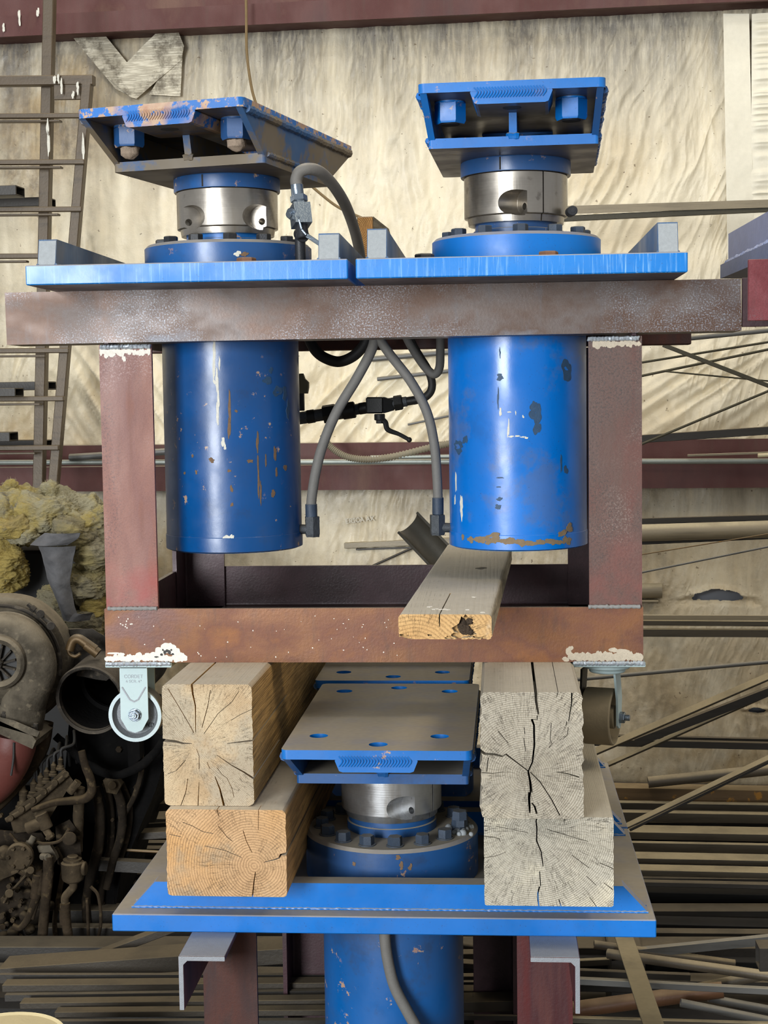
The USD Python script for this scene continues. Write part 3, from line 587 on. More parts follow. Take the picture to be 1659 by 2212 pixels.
        obj('weld_ripples', rip, mt('head'), t_, kind='stuff')
    obj('saddle_bottom_plate', prism(rrect(-hw * .47, -hb / 2, hw * .47, hb / 2, .006), G(0, 0, zb), U, V, tb), mt('head2'), J)
    z0, z1 = zb + tb, ztop - tt
    for s in (-1, 1):
        xo = s * (hw / 2 - .003)
        q = [G(xo - s * d_, v_, z_) for d_ in (0, ts) for v_, z_ in ((-hl / 2 + .004, z1), (hl / 2 - .004, z1))] + [G(xo - s * d_ - s * .007, v_, z_) for d_ in (0, ts) for v_, z_ in ((-hb / 2 + .002, z0 - .004), (hb / 2 - .002, z0 - .004))]
        sp = obj('saddle_side_plate', hull(q), mt('side') if s > 0 else mt('head2'), J, smooth=False)
        for (za, la, r_) in ((z1 + .000, hl / 2 - .022, .0085), (z0 - .001, hb / 2 - .012, .0062)):
            xa = xo + s * (.0005 if za > z0 + .01 else -.006)
            obj('weld_bead', rough(bead(G(xa, -la, za), G(xa, la, za), r_ * .9, 7, .7), .0005, 120, 2), mt('side') if s > 0 else mt('head2'), sp)
    obj('saddle_web', [hull([G(x, v_, z_) for x in (-.007, .007) for v_, z_ in ((-hb / 2 - .006, z1 - .018), (hb / 2 + .006, z1 - .018), (-hb / 2 + .004, z0), (hb / 2 - .004, z0))]), bead(G(-.010, -hb / 2 + .003, z0), G(.010, -hb / 2 + .003, z0), .0065, 2)], mt('head2'), J)
    nh = mats.get('nut_height', .036)
    for i, (u, v_) in enumerate(hs[:4]):
        nut = [disc(G(u, v_, z1), G(u, v_, z1 - .004), .0275, 32, .0005), hexagon(G(u, v_, z1 - .003), -Z_, .0490, nh, yaw + .18)]
        nt = obj('saddle_nut', nut, mt('nut'), J)
        obj('nut_bore', disc(G(u, v_, z1 - nh - .0042), G(u, v_, z1 - nh), .0165, 24, .0002), M['hole_dark'], nt)
        if mats.get('mud') and v_ < 0:
            obj('mud_plug', rough(lathe([(0, 0), (.018, 0), (.016, .012), (.008, .019), (0, .022)], G(u, v_, z1 - .0395), -Z_, 20), .004, 90, i, sub=.006), M['mud'], nt, 'lump of dried mud')
    # cylinder body
    if zcyl is not None:
        cb = obj('cylinder', lathe([(0, zcyl), (cyl_r - .006, zcyl), (cyl_r, zcyl + .006), (cyl_r, zp - .0004), (0, zp - .0004)], [cx, cy, 0], Z_, 128), mt('cyl'), J, cyl_label)
        obj('cylinder_base', rough(lathe([(cyl_r - .004, zcyl + .001), (cyl_r + .0012, zcyl + .003), (cyl_r + .0014, zcyl + .029), (cyl_r + .0002, zcyl + .031)], [cx, cy, 0], Z_, 128), .0009, 40, 3), mt('cyl'), cb)
    return J
UPL = dict(tp=.0341, zp=1.8164)
cyU = .20; cyl_up = .134
y0u, y1u = -.1706, .83
# left upper jack
JL = jack('left upper blue hydraulic jack with its saddle turned and chipped, mud in its nuts', 'upper jacks', .2155, cyU, (-.0769, .4854, y0u, y1u), 1.8164, .0341,
    [([-.042, y0u + .010, 0], [-.042, y1u - .01, 0], .032, .046, .012), ([.452, y0u + .010, 0], [.452, y1u - .01, 0], .036, .046, .012)],
    .1630, 1.8570, 1.9110, .084, .0985, 1.9300, 2.0140, .1035, 2.0395, (.324, .585, .350, -.2405, 2.1370, -.004), cyl_up, 1.3190,
    dict(all='blue', plate='blue_plate', bar='bar_side', flange='blue_dirty', neck='blue', collar='collar', ring='blue_dirty', head='blue_chipped', head2='blue_grimy', side='blue_grimy', nut='blue_dirty', cyl='blue_dark', bolt='bolt_black', mud=1),
    (12, .128, .024, .012), notches=((-PI / 2 - .80, -1), (-PI / 2 + .98, 1)), split=2.0, cyl_label='left upper cylinder, dark blue with vertical white scratches', turn=.2)
# right upper jack
JR = jack('right upper blue hydraulic jack with its clean saddle square to the front', 'upper jacks', .7785, cyU, (.4993, 1.0605, y0u, y1u), 1.8164, .0341,
    [([.535, y0u + .010, 0], [.535, y1u - .01, 0], .034, .052, .012), ([1.029, y0u + .010, 0], [1.029, y1u - .01, 0], .034, .052, .012)],
    .1625, 1.8570, 1.9140, .082, .0995, 1.9400, 2.0310, .1060, 2.0580, (.324, .560, .368, -.040, 2.1560, -.02), cyl_up, 1.3200,
    dict(all='blue', plate='blue_plate', bar='bar_side', flange='blue_clean', neck='blue_dirty', collar='collar', ring='blue_dirty', head='blue_head', head2='blue_head', side='blue_dirty', nut='blue_head', cyl='blue_scuffed', bolt='bolt'),
    (12, .130, .025, .013), notches=((-PI / 2 + .16, 1),), split=-PI / 2 + .53, cyl_label='right upper cylinder, glossy blue and scuffed, peeling at its foot', turn=.05)
for J_, p in ((JR, [(1185, 548, 'bolt_rust'), (917, 551, 'bolt_black')]), (JL, [(532, 552, 'bolt_rust'), (285, 563, 'bolt_black')])):
    for x, y, mk in p:
        q = np.array([at(x, y, Y=-.02)[0], -.02 if x > 900 or x > 400 else .1, 1.8164 + .0341 + .004])
        obj('plate_bolt', [disc(q - [0, 0, .004], q + [0, 0, .000], .017, 20, .0003), hexagon(q, Z_, .031, .015, .2)], M[mk], J_)
q = np.array([.7785, cyU, 1.9400]) + np.array([math.cos(-.32), math.sin(-.32), 0]) * .107
obj('clamp_screw', [disc(q + [0, -.012, .018], q + [.004, -.040, .018], .0095), disc(q + [.0042, -.0395, .018], q + [.0043, -.0405, .018], .004)], M['bolt_black'], JR, 'dark cap screw at the side of the collar')
q = at(540, 548, Y=cyU - .1635); obj('paint_chip', arc_patch(.2155, cyU, .1632, [(513, 548, .0075, .005, 3)], .001), M['pale_chip'], JL)
obj('paint_chip', arc_patch(.2155, cyU, .1632, [(528, 549, .008, .0045, 5)], .001), M['rust_chip'], JL)
# lower pair on the stand
zpl, tpl = .6728, .0318
lowmats = dict(all='blue', nut_height=.010, plate='blue_clean', bar='blue_clean', flange='blue_dirty', neck='blue_dirty', collar='collar_bright', ring='blue_dark', head='blue_head', head2='blue_dirty', side='blue_dirty', nut='blue_head', cyl='blue_dirty', bolt='bolt')
yb = -.155
JF = jack('lower front blue hydraulic jack under the cart, between the four timbers', 'lower jacks', .5300, .080, (.048, 1.006, -.190, .362), zpl, tpl,
    [([.075, yb + .018, 0], [.996, yb + .018, 0], .036, .0478, .044), ([.075, .327, 0], [.996, .327, 0], .036, .0478, .044)],
    .1655, .7080, .7905, .0860, .0960, .8180, .9010, .1000, .9230, (.329, .594, .362, -.010, 1.0124, -.02), .1350, .02,
    lowmats, (16, .134, .024, .016), notches=((-PI / 2 + .50, 1),), split=-PI / 2 + 1.02, turn=.11)
JB = jack('lower rear blue hydraulic jack, only its dusty saddle showing behind the front one', 'lower jacks', .5130, .680, (.048, 1.006, .374, .926), zpl, tpl,
    [([.075, .410, 0], [.996, .410, 0], .036, .0478, .044), ([.075, .891, 0], [.996, .891, 0], .036, .0478, .044)],
    .1655, .7080, .7760, .0860, .0960, .8100, .9010, .1000, .9230, (.329, .570, .362, -.004, 1.0124, -.005), .1350, .02,
    lowmats, (16, .134, .024, .016), notches=(), split=-PI / 2 + 1.02, turn=.11)
q = at(768, 1888, Z=zpl + tpl); obj('plate_bolt', hexagon(q, Z_, .032, .016, .4), M['bolt_rust'], JF, 'dusty bolt head in front of the flange')
q = np.array([.53, .08, .776]) + .134 * np.array([math.cos(.28 - .02), math.sin(.28 - .02), 0])
obj('spare_nut', [hexagon(at(993, 1783, Z=.806), Z_, .026, .018, .1), hexagon(at(993, 1769, Z=.824), Z_, .026, .016, .5)], M['bolt'], JF, 'loose nut stacked on a flange bolt')
rr = np.random.default_rng(8)
crumbs = [rough(trimesh.creation.icosphere(1, .004 + .004 * rr.random()), .001, 200, i) for i in range(16)]
for i, m_ in enumerate(crumbs): m_.apply_translation(at(990 + rr.uniform(-22, 30), 1797 + rr.uniform(-14, 12), Z=.793))
obj('dirt_crumbs', crumbs, M['bar_end'], JF, kind='stuff')
obj('rust_marks', arc_patch(.53, .08, .1656, [(867, 1868, .004, .007, 1), (867, 1876, .003, .003, 2), (887, 1872, .003, .006, 3), (884, 1876, .003, .003, 9), (860, 1852, .006, .004, 4), (765, 1866, .004, .004, 6)], .0008), M['rust_chip'], JF, kind='stuff')
# scratches and flakes on the upper cylinders, where the photograph shows them
c1, r1 = (.2155, cyU), cyl_up
obj('white_scratches', arc_patch(*c1, r1, [(463, 752, .003, .022, 1), (462, 790, .003, .030, 2), (468, 820, .0026, .022, 3), (471, 858, .0032, .034, 4), (474, 785, .0018, .014, 5), (470, 895, .003, .022, 6), (482, 955, .004, .010, 7), (486, 966, .003, .005, 8), (463, 825, .003, .004, 9), (493, 1168, .012, .010, 10), (489, 1177, .008, .006, 31), (501, 1160, .004, .006, 32)]), M['pale_chip'], JL, kind='stuff')
obj('rust_scratches', arc_patch(*c1, r1, [(496, 880, .0028, .034, 1), (495, 925, .0036, .020, 2), (556, 955, .003, .020, 3), (558, 1030, .0026, .036, 4), (563, 1065, .002, .024, 5), (594, 980, .004, .014, 6), (574, 995, .0016, .014, 7), (597, 1020, .003, .009, 8), (457, 994, .006, .005, 9), (500, 1056, .003, .007, 10), (540, 996, .006, .004, 11), (616, 1010, .007, .005, 12), (501, 1090, .003, .004, 13), (424, 1020, .003, .004, 14), (399, 1022, .003, .003, 15), (416, 985, .003, .003, 16), (510, 888, .003, .003, 17), (570, 1168, .022, .003, 18), (545, 1172, .008, .002, 19), (495, 1017, .004, .003, 20), (590, 1066, .006, .007, 21)]), M['rust_chip'], JL, kind='stuff')
obj('dirt_patches', arc_patch(*c1, r1, [(578, 822, .011, .008, 1), (600, 845, .014, .010, 2), (585, 800, .005, .006, 3), (615, 850, .008, .012, 4), (622, 885, .006, .02, 5), (605, 1175, .012, .004, 6)]), M['grey_chip'], JL, kind='stuff')
c2 = (.7785, cyU)
obj('white_scratches', arc_patch(*c2, r1, [(1099, 922, .0016, .016, 1), (1097, 934, .0016, .010, 2), (1104, 943, .006, .0018, 3), (1118, 942, .007, .0014, 4), (1130, 944, .006, .0014, 5), (1137, 946, .004, .002, 6), (1081, 890, .0026, .009, 7), (1100, 890, .005, .0012, 8), (1114, 892, .0012, .004, 9), (1130, 900, .002, .003, 10), (985, 1040, .003, .022, 11), (997, 1095, .006, .022, 12), (983, 1080, .003, .01, 13)]), M['pale_chip'], JR, kind='stuff')
obj('dirt_patches', arc_patch(*c2, r1, [(1158, 893, .013, .020, 1), (1160, 925, .009, .012, 2), (1154, 878, .010, .009, 33), (1076, 860, .002, .02, 3), (1080, 815, .008, .006, 4), (1079, 1078, .006, .004, 5), (1076, 1095, .007, .005, 6), (1080, 1032, .008, .0015, 7), (1077, 1052, .006, .0012, 8), (1080, 762, .0016, .010, 9), (1222, 1015, .006, .008, 10), (1212, 1000, .002, .02, 11), (990, 965, .02, .012, 12), (1005, 950, .008, .008, 13), (1224, 800, .016, .020, 14)]), M['grey_chip'], JR, kind='stuff')
rr = np.random.default_rng(3)
obj('peeled_patches', arc_patch(*c2, r1 + .0014, [(1020 + 9 * i + rr.uniform(-4, 4), 1172 + rr.uniform(-3, 3) - 12 * abs(i - 13) / 13 * .4, .009, rr.uniform(.003, .007), i) for i in range(24)] + [(1064, 1160, .018, .008, 41), (1040, 1165, .012, .006, 42), (1230, 1140, .009, .010, 43), (1215, 1152, .012, .006, 44), (1000, 1160, .005, .006, 45)]), plain('peeled_paint', S(126, 108, 84), .85, 0, .25, 120), JR, 'patches of peeled paint round the foot', kind='stuff')

# ================================================================== the stand below
stand = thing('steel_stand', 'dark red angle-iron stand under the lower blue plates', 'stand')
for p, sx, zb, Lx in ((at(385, 2065, Z=zpl), 1, .578, .080), (at(1253, 2069, Z=zpl), -1, .576, .083)):
    o = np.array([p[0], p[1], zpl]); Lz = zpl - zb
    pr = sg.Polygon([(0, 0), (Lx, 0), (Lx, -.0085), (.0155, -.0085), (.0085, -.0155), (.0085, -Lz), (0, -Lz)]).buffer(-.0015).buffer(.0015)
    pr = sa.scale(pr, sx, 1, origin=(0, 0)) if sx < 0 else pr
    if sx < 0: pr = sg.Polygon(list(pr.exterior.coords)[::-1])
    m_ = trimesh.creation.extrude_polygon(pr, 1.16, engine='earcut'); m_ = frame(m_, o + [0, 1.16, 0], X_, Z_, -Y_)
    rl = obj('top_rail', m_, M['primer_red'] if sx < 0 else M['primer_rust'], stand, 'angle rail with its sawn end sticking out')
    e_ = trimesh.creation.extrude_polygon(pr.buffer(-.0004), .0006, engine='earcut'); obj('sawn_end', frame(e_, o - [0, .0, 0], X_, Z_, -Y_), M['angle_end'], rl)
    obj('dusty_top', hull([o + [sx * a, b, c] for a in (.001, Lx - .001) for b in (.001, .30) for c in (-.0004, .0006)]) if False else cbox(o + [sx * .0015, .001, -.0002], o + [sx * (Lx - .001), .22, .0005], .0), M['angle_end'], rl)
for p0, sx, mk, y in ((at(440, 2150, Y=-.05)[0], 1, 'primer_rust', -.05), (at(1237, 2150, Y=-.05)[0], -1, 'primer_red', -.05)):
    obj('leg', angle([p0, y, .0], sx * X_, Y_, zpl - .010, Z_), M[mk], stand)
for x_, sx in ((at(613, 2100, Y=.62)[0], 1), (at(1117, 2100, Y=.62)[0], -1)):
    obj('leg', angle([x_, .62 + .09, 0], sx * X_, -Y_, zpl - .012, Z_), M['primer_dark'], stand)
obj('cross_rail', cbox([.15, .70, .57], [.95, .71, .66], .001), M['primer_dark'], stand)
obj('weld_bead', [bead([at(432, 2070, Y=-.052)[0], -.052, .655], [at(438, 2110, Y=-.052)[0], -.052, .612], .006, 3), bead([at(1232, 2085, Y=-.052)[0], -.052, .655], [at(1230, 2115, Y=-.052)[0], -.052, .615], .006, 3)], M['weld'], stand)

# ================================================================== timbers and board
def wood(name, pith, period, light, dark, side, grey=.3, greycol=S(176, 168, 152), topdust=.8, warm=None, yaw=0.0, check=1.0, phase=0.0, blotch=.4, mesh=0, ringk=.7):
    """Softwood: growth rings and radial checks on the cut end, long grain on the sides, dust on top."""
    m = Mat(name); px_, pz_ = pith
    q = m('vector_math', math_type='subtract', vector1=m.pos(), vector2=(px_, 0.0, pz_)) + '.vector'
    wob = m('noise_texture', vector=m.vec((1, .05, 1)), scale=16.0, detail=3.0, roughness=.5) + '.color'
    wv = m('vector_math', math_type='multiply_add', vector1=wob, vector2=(.012, 0, .012), vector3=q) + '.vector'
    s = m('separate_xyz', vector=wv); x, z = s + '.x', s + '.z'
    r = m.mth('sqrt', m.mth('add', m.mth('multiply', x, x), m.mth('multiply', z, z)))
    k = m.mth('multiply', r, 2 * PI / period)
    ring = m.mth('multiply_add', m.mth('sine', m.mth('add', k, m.mth('multiply', m.noise(7, 2), 3.0))), .5, .5)
    ring = m.mth('power', ring, 2.4)
    ang = m.mth('arctan2', z, x)
    av = m('combine_xyz', x=m.mth('multiply', m.mth('cosine', ang), 9.0), y=m.mth('multiply', m.mth('sine', ang), 9.0), z=m.mth('multiply', r, 9.0)) + '.vector'
    rad = m.noise(2.0, 4, .6, vec=av); line = m.sm(m.mth('absolute', m.mth('subtract', rad, .5)), .003, .011, 1.0, 0.0)
    line = m.mth('multiply', line, m.sm(m.noise(24, 3), .46, .62))
    if mesh:                                                        # a fine mesh of short radial checks
        av2 = m('combine_xyz', x=m.mth('multiply', m.mth('cosine', ang), 24.0), y=m.mth('multiply', m.mth('sine', ang), 24.0), z=m.mth('multiply', r, 22.0)) + '.vector'
        l2 = m.sm(m.mth('absolute', m.mth('subtract', m.noise(1.0, 2, .5, vec=av2), .5)), .003, .014, 1.0, 0.0)
        line = m.mth('maximum', line, m.mth('multiply', l2, mesh))
    fine = m.noise(1, 3, .7, vec=m.vec((300, 300, 300)))
    end = m.mix(m.sm(m.noise(9, 4), .38, .66, 0, blotch), light, dark)
    if warm: end = m.mix(m.sm(m.noise(5, 3), .45, .68, 0, .8), end, warm)
    gmask = m.sm(m.noise(6.5, 5, .65), .66 - grey * .4, .74 - grey * .3)
    end = m.mix(m.mth('multiply', gmask, .75), end, greycol)
    rc = m.mix(m.mth('multiply', ring, m.sm(m.noise(11, 4), .3, .62, .12, ringk)), end, tuple(c * .55 for c in dark))
    rc = m.mix(m.mth('multiply', m.sm(fine, .5, .66), .45), rc, tuple(c * .45 for c in dark))
    rc = m.mix(m.mth('multiply', line, .9 * check), rc, S(58, 48, 38))
    # sides
    g = m.noise(1, 5, .65, vec=m.vec((120, 5, 120)))
    sd = m.mix(m.sm(g, .36, .64), side, tuple(c * .55 for c in side))
    sd = m.mix(m.sm(m.noise(1, 4, .6, vec=m.vec((60, 12, 60))), .55, .72, 0, .6), sd, tuple(c * .4 for c in side))
    em = m.sm(m.mth('absolute', m('separate_xyz', vector=m('geometry') + '.normal') + '.y'), .55, .85)
    c = m.mix(em, sd, rc)
    c = dusted(m, c, min(1, topdust * 1.16), S(180, 172, 155), .35, .9, 20, .9)
    flat = m.sm(m.nz(), .35, .9, 1.0, .22)
    hgt = m.mth('subtract', m.mth('multiply', m.mth('add', fine, m.mth('multiply', g, .5)), .4), m.mth('add', m.mth('multiply', line, .8), m.mth('multiply', ring, .35)))
    return m.end(c, .85, 0, m.bump(m.mth('multiply', hgt, flat), .0022, .8))
def crack_poly(pts, w0, w1):
    p = np.asarray(pts, float); n = len(p); t = np.gradient(p, axis=0); t /= np.linalg.norm(t, axis=1, keepdims=True)
    nn = np.stack([-t[:, 1], t[:, 0]], 1); w = np.linspace(w0, w1, n)[:, None] / 2
    return sg.Polygon(np.vstack([p + nn * w, (p - nn * w)[::-1]])).buffer(0)
TIMBERS = {}
def timber(label, x0, x1, z0, z1, yf, L, yaw, mat, cracks, r=.010, seed=0, jag=.0005):
    ux = np.array([math.cos(yaw), math.sin(yaw), 0]); dy = np.array([-math.sin(yaw), math.cos(yaw), 0]); o = np.array([x0, yf, z0])
    w, h = x1 - x0, z1 - z0
    p = rrect(0, 0, w, h, r).segmentize(.008); rng = np.random.default_rng(seed)
    e = np.array(p.exterior.coords)[:-1]; e += rng.normal(0, jag, e.shape) * (np.abs(e[:, 1:] - h / 2) < h / 2 - 1e-4) ; e[:, 1] = np.clip(e[:, 1], 0, h)
    body = prism(sg.Polygon(e).buffer(0), o + dy * L, ux, Z_, L); B = man(body)
    for pts, w0, w1, depth in cracks:
        q = []
        for x, y in pts:
            a = at(x, y, Y=yf) - o; q.append((a @ ux, a[2]))
        cp = crack_poly(q, w0 * 1e-3, w1 * 1e-3)
        for g in getattr(cp, 'geoms', [cp]):
            if g.area > 1e-8: B = B - man(prism(g, o + dy * depth, ux, Z_, depth + .004))
    return obj('timber', tm(B), mat, None, label, 'timber', smooth=20)
ul = dict(x0=.1530, x1=.3112, yf=-.2110); Z0, Z1, Z2 = .7535, .9070, ZC - .0002
zz = lambda x0, y0, k: (lambda zx, zy: (x0 + zx / k, y0 + zy / k))
def conv(x0, y0, k, pts): return [(x0 + a / k, y0 + b / k) for a, b in pts]
A1 = lambda *p: conv(330, 1420, 4.608, p); A2 = lambda *p: conv(1020, 1420, 6.144, p); A3 = lambda *p: conv(340, 1700, 4.88, p); A4 = lambda *p: conv(1020, 1720, 3.95, p)
pit = lambda x, y, yf: (lambda q: (q[0], q[2]))(at(x, y, Y=yf))
m1 = wood('timber_tan', pit(425, 1608, -.211), .0024, S(212, 192, 158), S(182, 152, 114), S(206, 166, 104), .5, S(178, 168, 148), .80, check=.35, blotch=.8, ringk=.5)
timber('tan sawn timber at upper left, its square end facing out beside the zinc caster', .1530, .3112, Z1 + .0006, Z2, -.2110, 1.16, -.012, m1, [
    (A1((70, 822), (230, 838), (300, 855), (390, 858)), 6, 1.2, .5), (A1((1020, 823), (870, 840), (740, 856)), 3, 1, .4), (A1((1020, 1213), (900, 1135), (790, 1075), (640, 972)), 3.4, .8, .3),
    (A1((716, 1500), (670, 1310), (620, 1185)), 4, 1.2, .25), (A1((380, 200), (400, 370), (425, 480), (428, 745)), 4, .9, .6), (A1((150, 310), (260, 490), (360, 660), (410, 750)), 1.1, 1.1, .05),
    (A1((575, 325), (550, 480), (490, 700)), 1.0, 1.2, .05), (A1((450, 1500), (462, 1240)), 1.6, .8, .1), (A1((350, 1205), (330, 1340), (272, 1495)), 1.0, 1.2, .05), (A1((462, 1110), (462, 980), (437, 910)), 1.2, .8, .04),
    (A1((640, 1095), (690, 1165), (740, 1200), (790, 1300), (810, 1390)), .9, .9, .03), (A1((860, 335), (790, 440), (650, 560), (510, 760)), .8, .9, .03), (A1((1000, 510), (870, 570), (780, 625)), .9, .9, .03),
    (A1((330, 1020), (230, 1130), (150, 1160)), .9, .9, .03), (A1((570, 1110), (540, 1040)), .9, .9, .03)], .010, 1)
m2 = wood('timber_bleached', pit(1141, 1666, -.279), .0036, S(212, 201, 177), S(184, 170, 144), S(150, 142, 124), .85, S(160, 154, 142), .8, check=1.0, mesh=.42, ringk=.75)
timber('bleached grey timber at upper right, split by a long crack through its heart', .7062, .8760, Z1 + .0006, Z2, -.279, 1.2, -.004, m2, [
    (A2((838, 380), (850, 590), (880, 760)), 5, 3, .9), (A2((862, 770), (864, 828), (790, 822)), 1.4, 1.4, .05), (A2((790, 820), (820, 900), (825, 1170), (800, 1390), (745, 1510)), 3.4, 2.4, .2),
    (A2((740, 1500), (770, 1650), (785, 1800)), 2.4, 4.5, .3), (A2((765, 1790), (755, 1870), (765, 2070)), 5, 3, .3), (A2((790, 1930), (830, 1980), (858, 2080)), 2.2, 3, .2),
    (A2((90, 1225), (170, 1280), (310, 1290), (400, 1315), (450, 1285)), 5, 2.4, .4), (A2((445, 1283), (600, 1400), (745, 1510)), 2.4, 1.6, .2), (A2((1420, 1590), (1300, 1552), (1200, 1530), (1120, 1522)), 2.4, 1.2, .15),
    (A2((770, 1520), (900, 1650), (1050, 1880), (1165, 2100)), 1.4, 1.8, .1), (A2((1322, 470), (1320, 600), (1280, 850)), 2.2, 1.4, .7), (A2((1252, 850), (1245, 910)), 1.2, 1.2, .03), (A2((1275, 930), (1262, 1030), (1200, 1090)), 1.0, 1.0, .03),
    (A2((135, 1530), (270, 1540), (430, 1520)), 1.4, 1, .1), (A2((215, 1330), (190, 1520)), 1.2, 1.2, .05), (A2((1050, 870), (1035, 1100), (1060, 1140), (1020, 1200)), 1.0, 1.0, .04), (A2((690, 930), (700, 1020)), 1.0, 1.0, .03), (A2((685, 1070), (710, 1250)), 1.0, 1.0, .03),
    (A2((345, 980), (480, 1140)), 1.0, 1.0, .03), (A2((1140, 460), (1120, 530)), 1.2, .8, .3)], .012, 2, .0016)
m3 = wood('timber_orange', pit(557, 1864, -.2323), .0046, S(202, 166, 124), S(172, 132, 92), S(196, 150, 88), .3, S(160, 144, 120), .8, warm=S(200, 150, 90), check=.35)
timber('orange-brown timber at lower left, with bold growth rings and a crack to its right edge', .1592, .3690, Z0, Z1, -.2323, 1.15, -.01, m3, [
    (A3((1420, 680), (1340, 705), (1300, 712), (1285, 745), (1230, 765), (1130, 788)), 5, 1.2, .9), (A3((1000, 1200), (1015, 1030), (1035, 895)), 2, 1.4, .1), (A3((905, 460), (940, 570), (1000, 690)), 1.2, 1.0, .05),
    (A3((640, 410), (740, 530), (790, 570)), 1.0, 1.0, .03), (A3((265, 370), (370, 410), (480, 470), (590, 490)), 1.0, 1.0, .03), (A3((130, 500), (250, 525)), 1.0, 1.0, .03), (A3((500, 620), (720, 670), (890, 740)), .9, .9, .03), (A3((1068, 235), (1065, 450)), .9, .9, .03), (A3((625, 220), (650, 310)), 1.4, .8, .2)], .008, 3)
m4 = wood('timber_pale', pit(1159, 1787, -.2654), .0034, S(216, 208, 186), S(196, 185, 160), S(156, 148, 130), .7, S(172, 167, 155), .8, check=1.0, mesh=.42, ringk=.7, blotch=.5)
timber('pale timber at lower right, weathered in a fine mesh of checks', .7100, .9268, Z0, Z1, -.2654, 1.2, -.006, m4, [
    (A4((566, 140), (545, 212), (552, 270), (550, 382)), 2.2, 2, .3), (A4((550, 380), (590, 480), (605, 600)), 2.2, 1.4, .12), (A4((575, 640), (585, 770)), 1.4, 1.4, .06), (A4((575, 770), (560, 830), (562, 890), (576, 985)), 2.4, 2, .12),
    (A4((1230, 628), (1150, 592), (1090, 570)), 1.6, 1, .08), (A4((1200, 795), (1120, 735)), 1.4, .9, .05), (A4((90, 340), (180, 348), (230, 362), (240, 390)), 1.4, .9, .06), (A4((90, 528), (200, 510), (290, 475)), 1.2, .9, .05),
    (A4((740, 880), (770, 975)), 1.4, 1, .05), (A4((850, 500), (1000, 612)), 1.0, 1.0, .03), (A4((640, 280), (800, 330), (990, 385)), 1.0, 1.0, .03), (A4((975, 680), (1060, 760)), 1, 1, .03), (A4((1000, 860), (1065, 945)), 1, 1, .03), (A4((230, 160), (300, 190)), 1, 1, .03), (A4((788, 170), (785, 235)), 1.4, .9, .2), (A4((200, 255), (480, 312)), .9, .9, .03)], .004, 4, .0003)

# the loose board lying across the cart's bottom rails, its rotted end towards the camera
ybf = -.345; b0, b1 = at(860, 1330, Y=ybf), at(1062, 1330, Y=ybf); zb_ = at(960, 1383, Y=ybf)[2]; zt_ = at(960, 1329, Y=ybf)[2]
bw, bt = b1[0] - b0[0], zt_ - zb_
pe = at(1045, 1187, Z=ZC + H + bt); far = np.array([at(1035, 1187, Y=.72)[0], .74, ZC + H + .002]); near = np.array([(b0[0] + b1[0]) / 2, ybf, zb_])
near[2] = max(near[2], ZC + H - .002)
bd = far - near; bl = np.linalg.norm(bd); bd /= bl; bu = np.cross(bd, Z_); bu /= np.linalg.norm(bu); bn = np.cross(bu, bd)
qp = pit(905, 1432, ybf)
m5 = wood('board_pine', qp, .0062, S(206, 168, 114), S(180, 136, 86), S(172, 160, 134), .1, S(190, 180, 160), .9, warm=S(204, 154, 92), check=.5, ringk=.4)
rng = np.random.default_rng(5)
pb_ = rrect(-bw / 2, 0, bw / 2, bt, .007).segmentize(.005); e = np.array(pb_.exterior.coords)[:-1]; low = e[:, 1] < bt * .4; e[low] += rng.normal(0, .0009, (low.sum(), 2)); e[:, 1] = np.clip(e[:, 1], 0, bt)
B = man(prism(sg.Polygon(e).buffer(0), near + bd * bl, bu, bn, bl))
def bxy(x, y): a = at(x, y, Y=ybf) - near; return a @ bu, a @ bn
for pts, w0, w1, dp in ((conv(840, 1160, 5.925, [(650, 940), (645, 1060), (650, 1150)]), 2.0, 1.4, .25),):
    B = B - man(prism(crack_poly([bxy(*p) for p in pts], w0 * 1e-3, w1 * 1e-3), near + bd * dp, bu, bn, dp + .004))
for x, y, rx, rz, sd in [(1000, 1356, .012, .016, 1), (1008, 1340, .009, .008, 2), (992, 1370, .010, .008, 3), (1018, 1366, .008, .006, 4), (1012, 1352, .007, .010, 5), (872, 1376, .008, .004, 6), (970, 1377, .006, .003, 7), (1045, 1378, .005, .003, 8), (880, 1380, .006, .003, 9), (1030, 1376, .006, .002, 10), (928, 1372, .003, .002, 11)]:
    g = blob(*bxy(x, y), rx, rz, sd, 18, .5); g = g if g.geom_type == 'Polygon' else max(g.geoms, key=lambda k: k.area)
    B = B - man(prism(g, near + bd * (.012 if rx > .006 else .006), bu, bn, .03))
brd = obj('board', tm(B), m5, None, 'dusty plank lying across the cart rails, its near end rotted', 'board', smooth=20)
rot = [rough(frame(trimesh.creation.icosphere(3), near + bd * .014 + bu * bxy(x, y)[0] + bn * bxy(x, y)[1], bu * a, bn * b, -bd * .007), .004, 260, i) for i, (x, y, a, b) in enumerate([(1003, 1362, .010, .010), (997, 1350, .008, .012), (1012, 1345, .007, .006), (1016, 1368, .006, .005)])]
M['rot'] = plain('rotten_wood', S(70, 56, 42), .9, 0, .7, 160, bump=2)
obj('rotten_core', rot, M['rot'], brd, 'dark rotten knot in the end of the plank')
fl_ = [blob(a, b, .0035, .004, i) for i, (a, b) in enumerate([(-.032, .080), (-.030, .084), (-.018, .058), (-.010, .052), (-.004, .056), (.002, .050), (-.022, .054), (.060, .022), (.034, .05), (.036, .20)])]
obj('paint_flecks', prism(unary_union(fl_), near + bn * (bt - .0002), bu, bd, .0008), M['smear'], brd, kind='stuff')
hole = prism(blob(.028, .62, .011, .016, 3, 16, .2), near + bn * (bt - .0002), bu, bd, .0006); obj('knot_hole', hole, M['hole_dark'], brd)

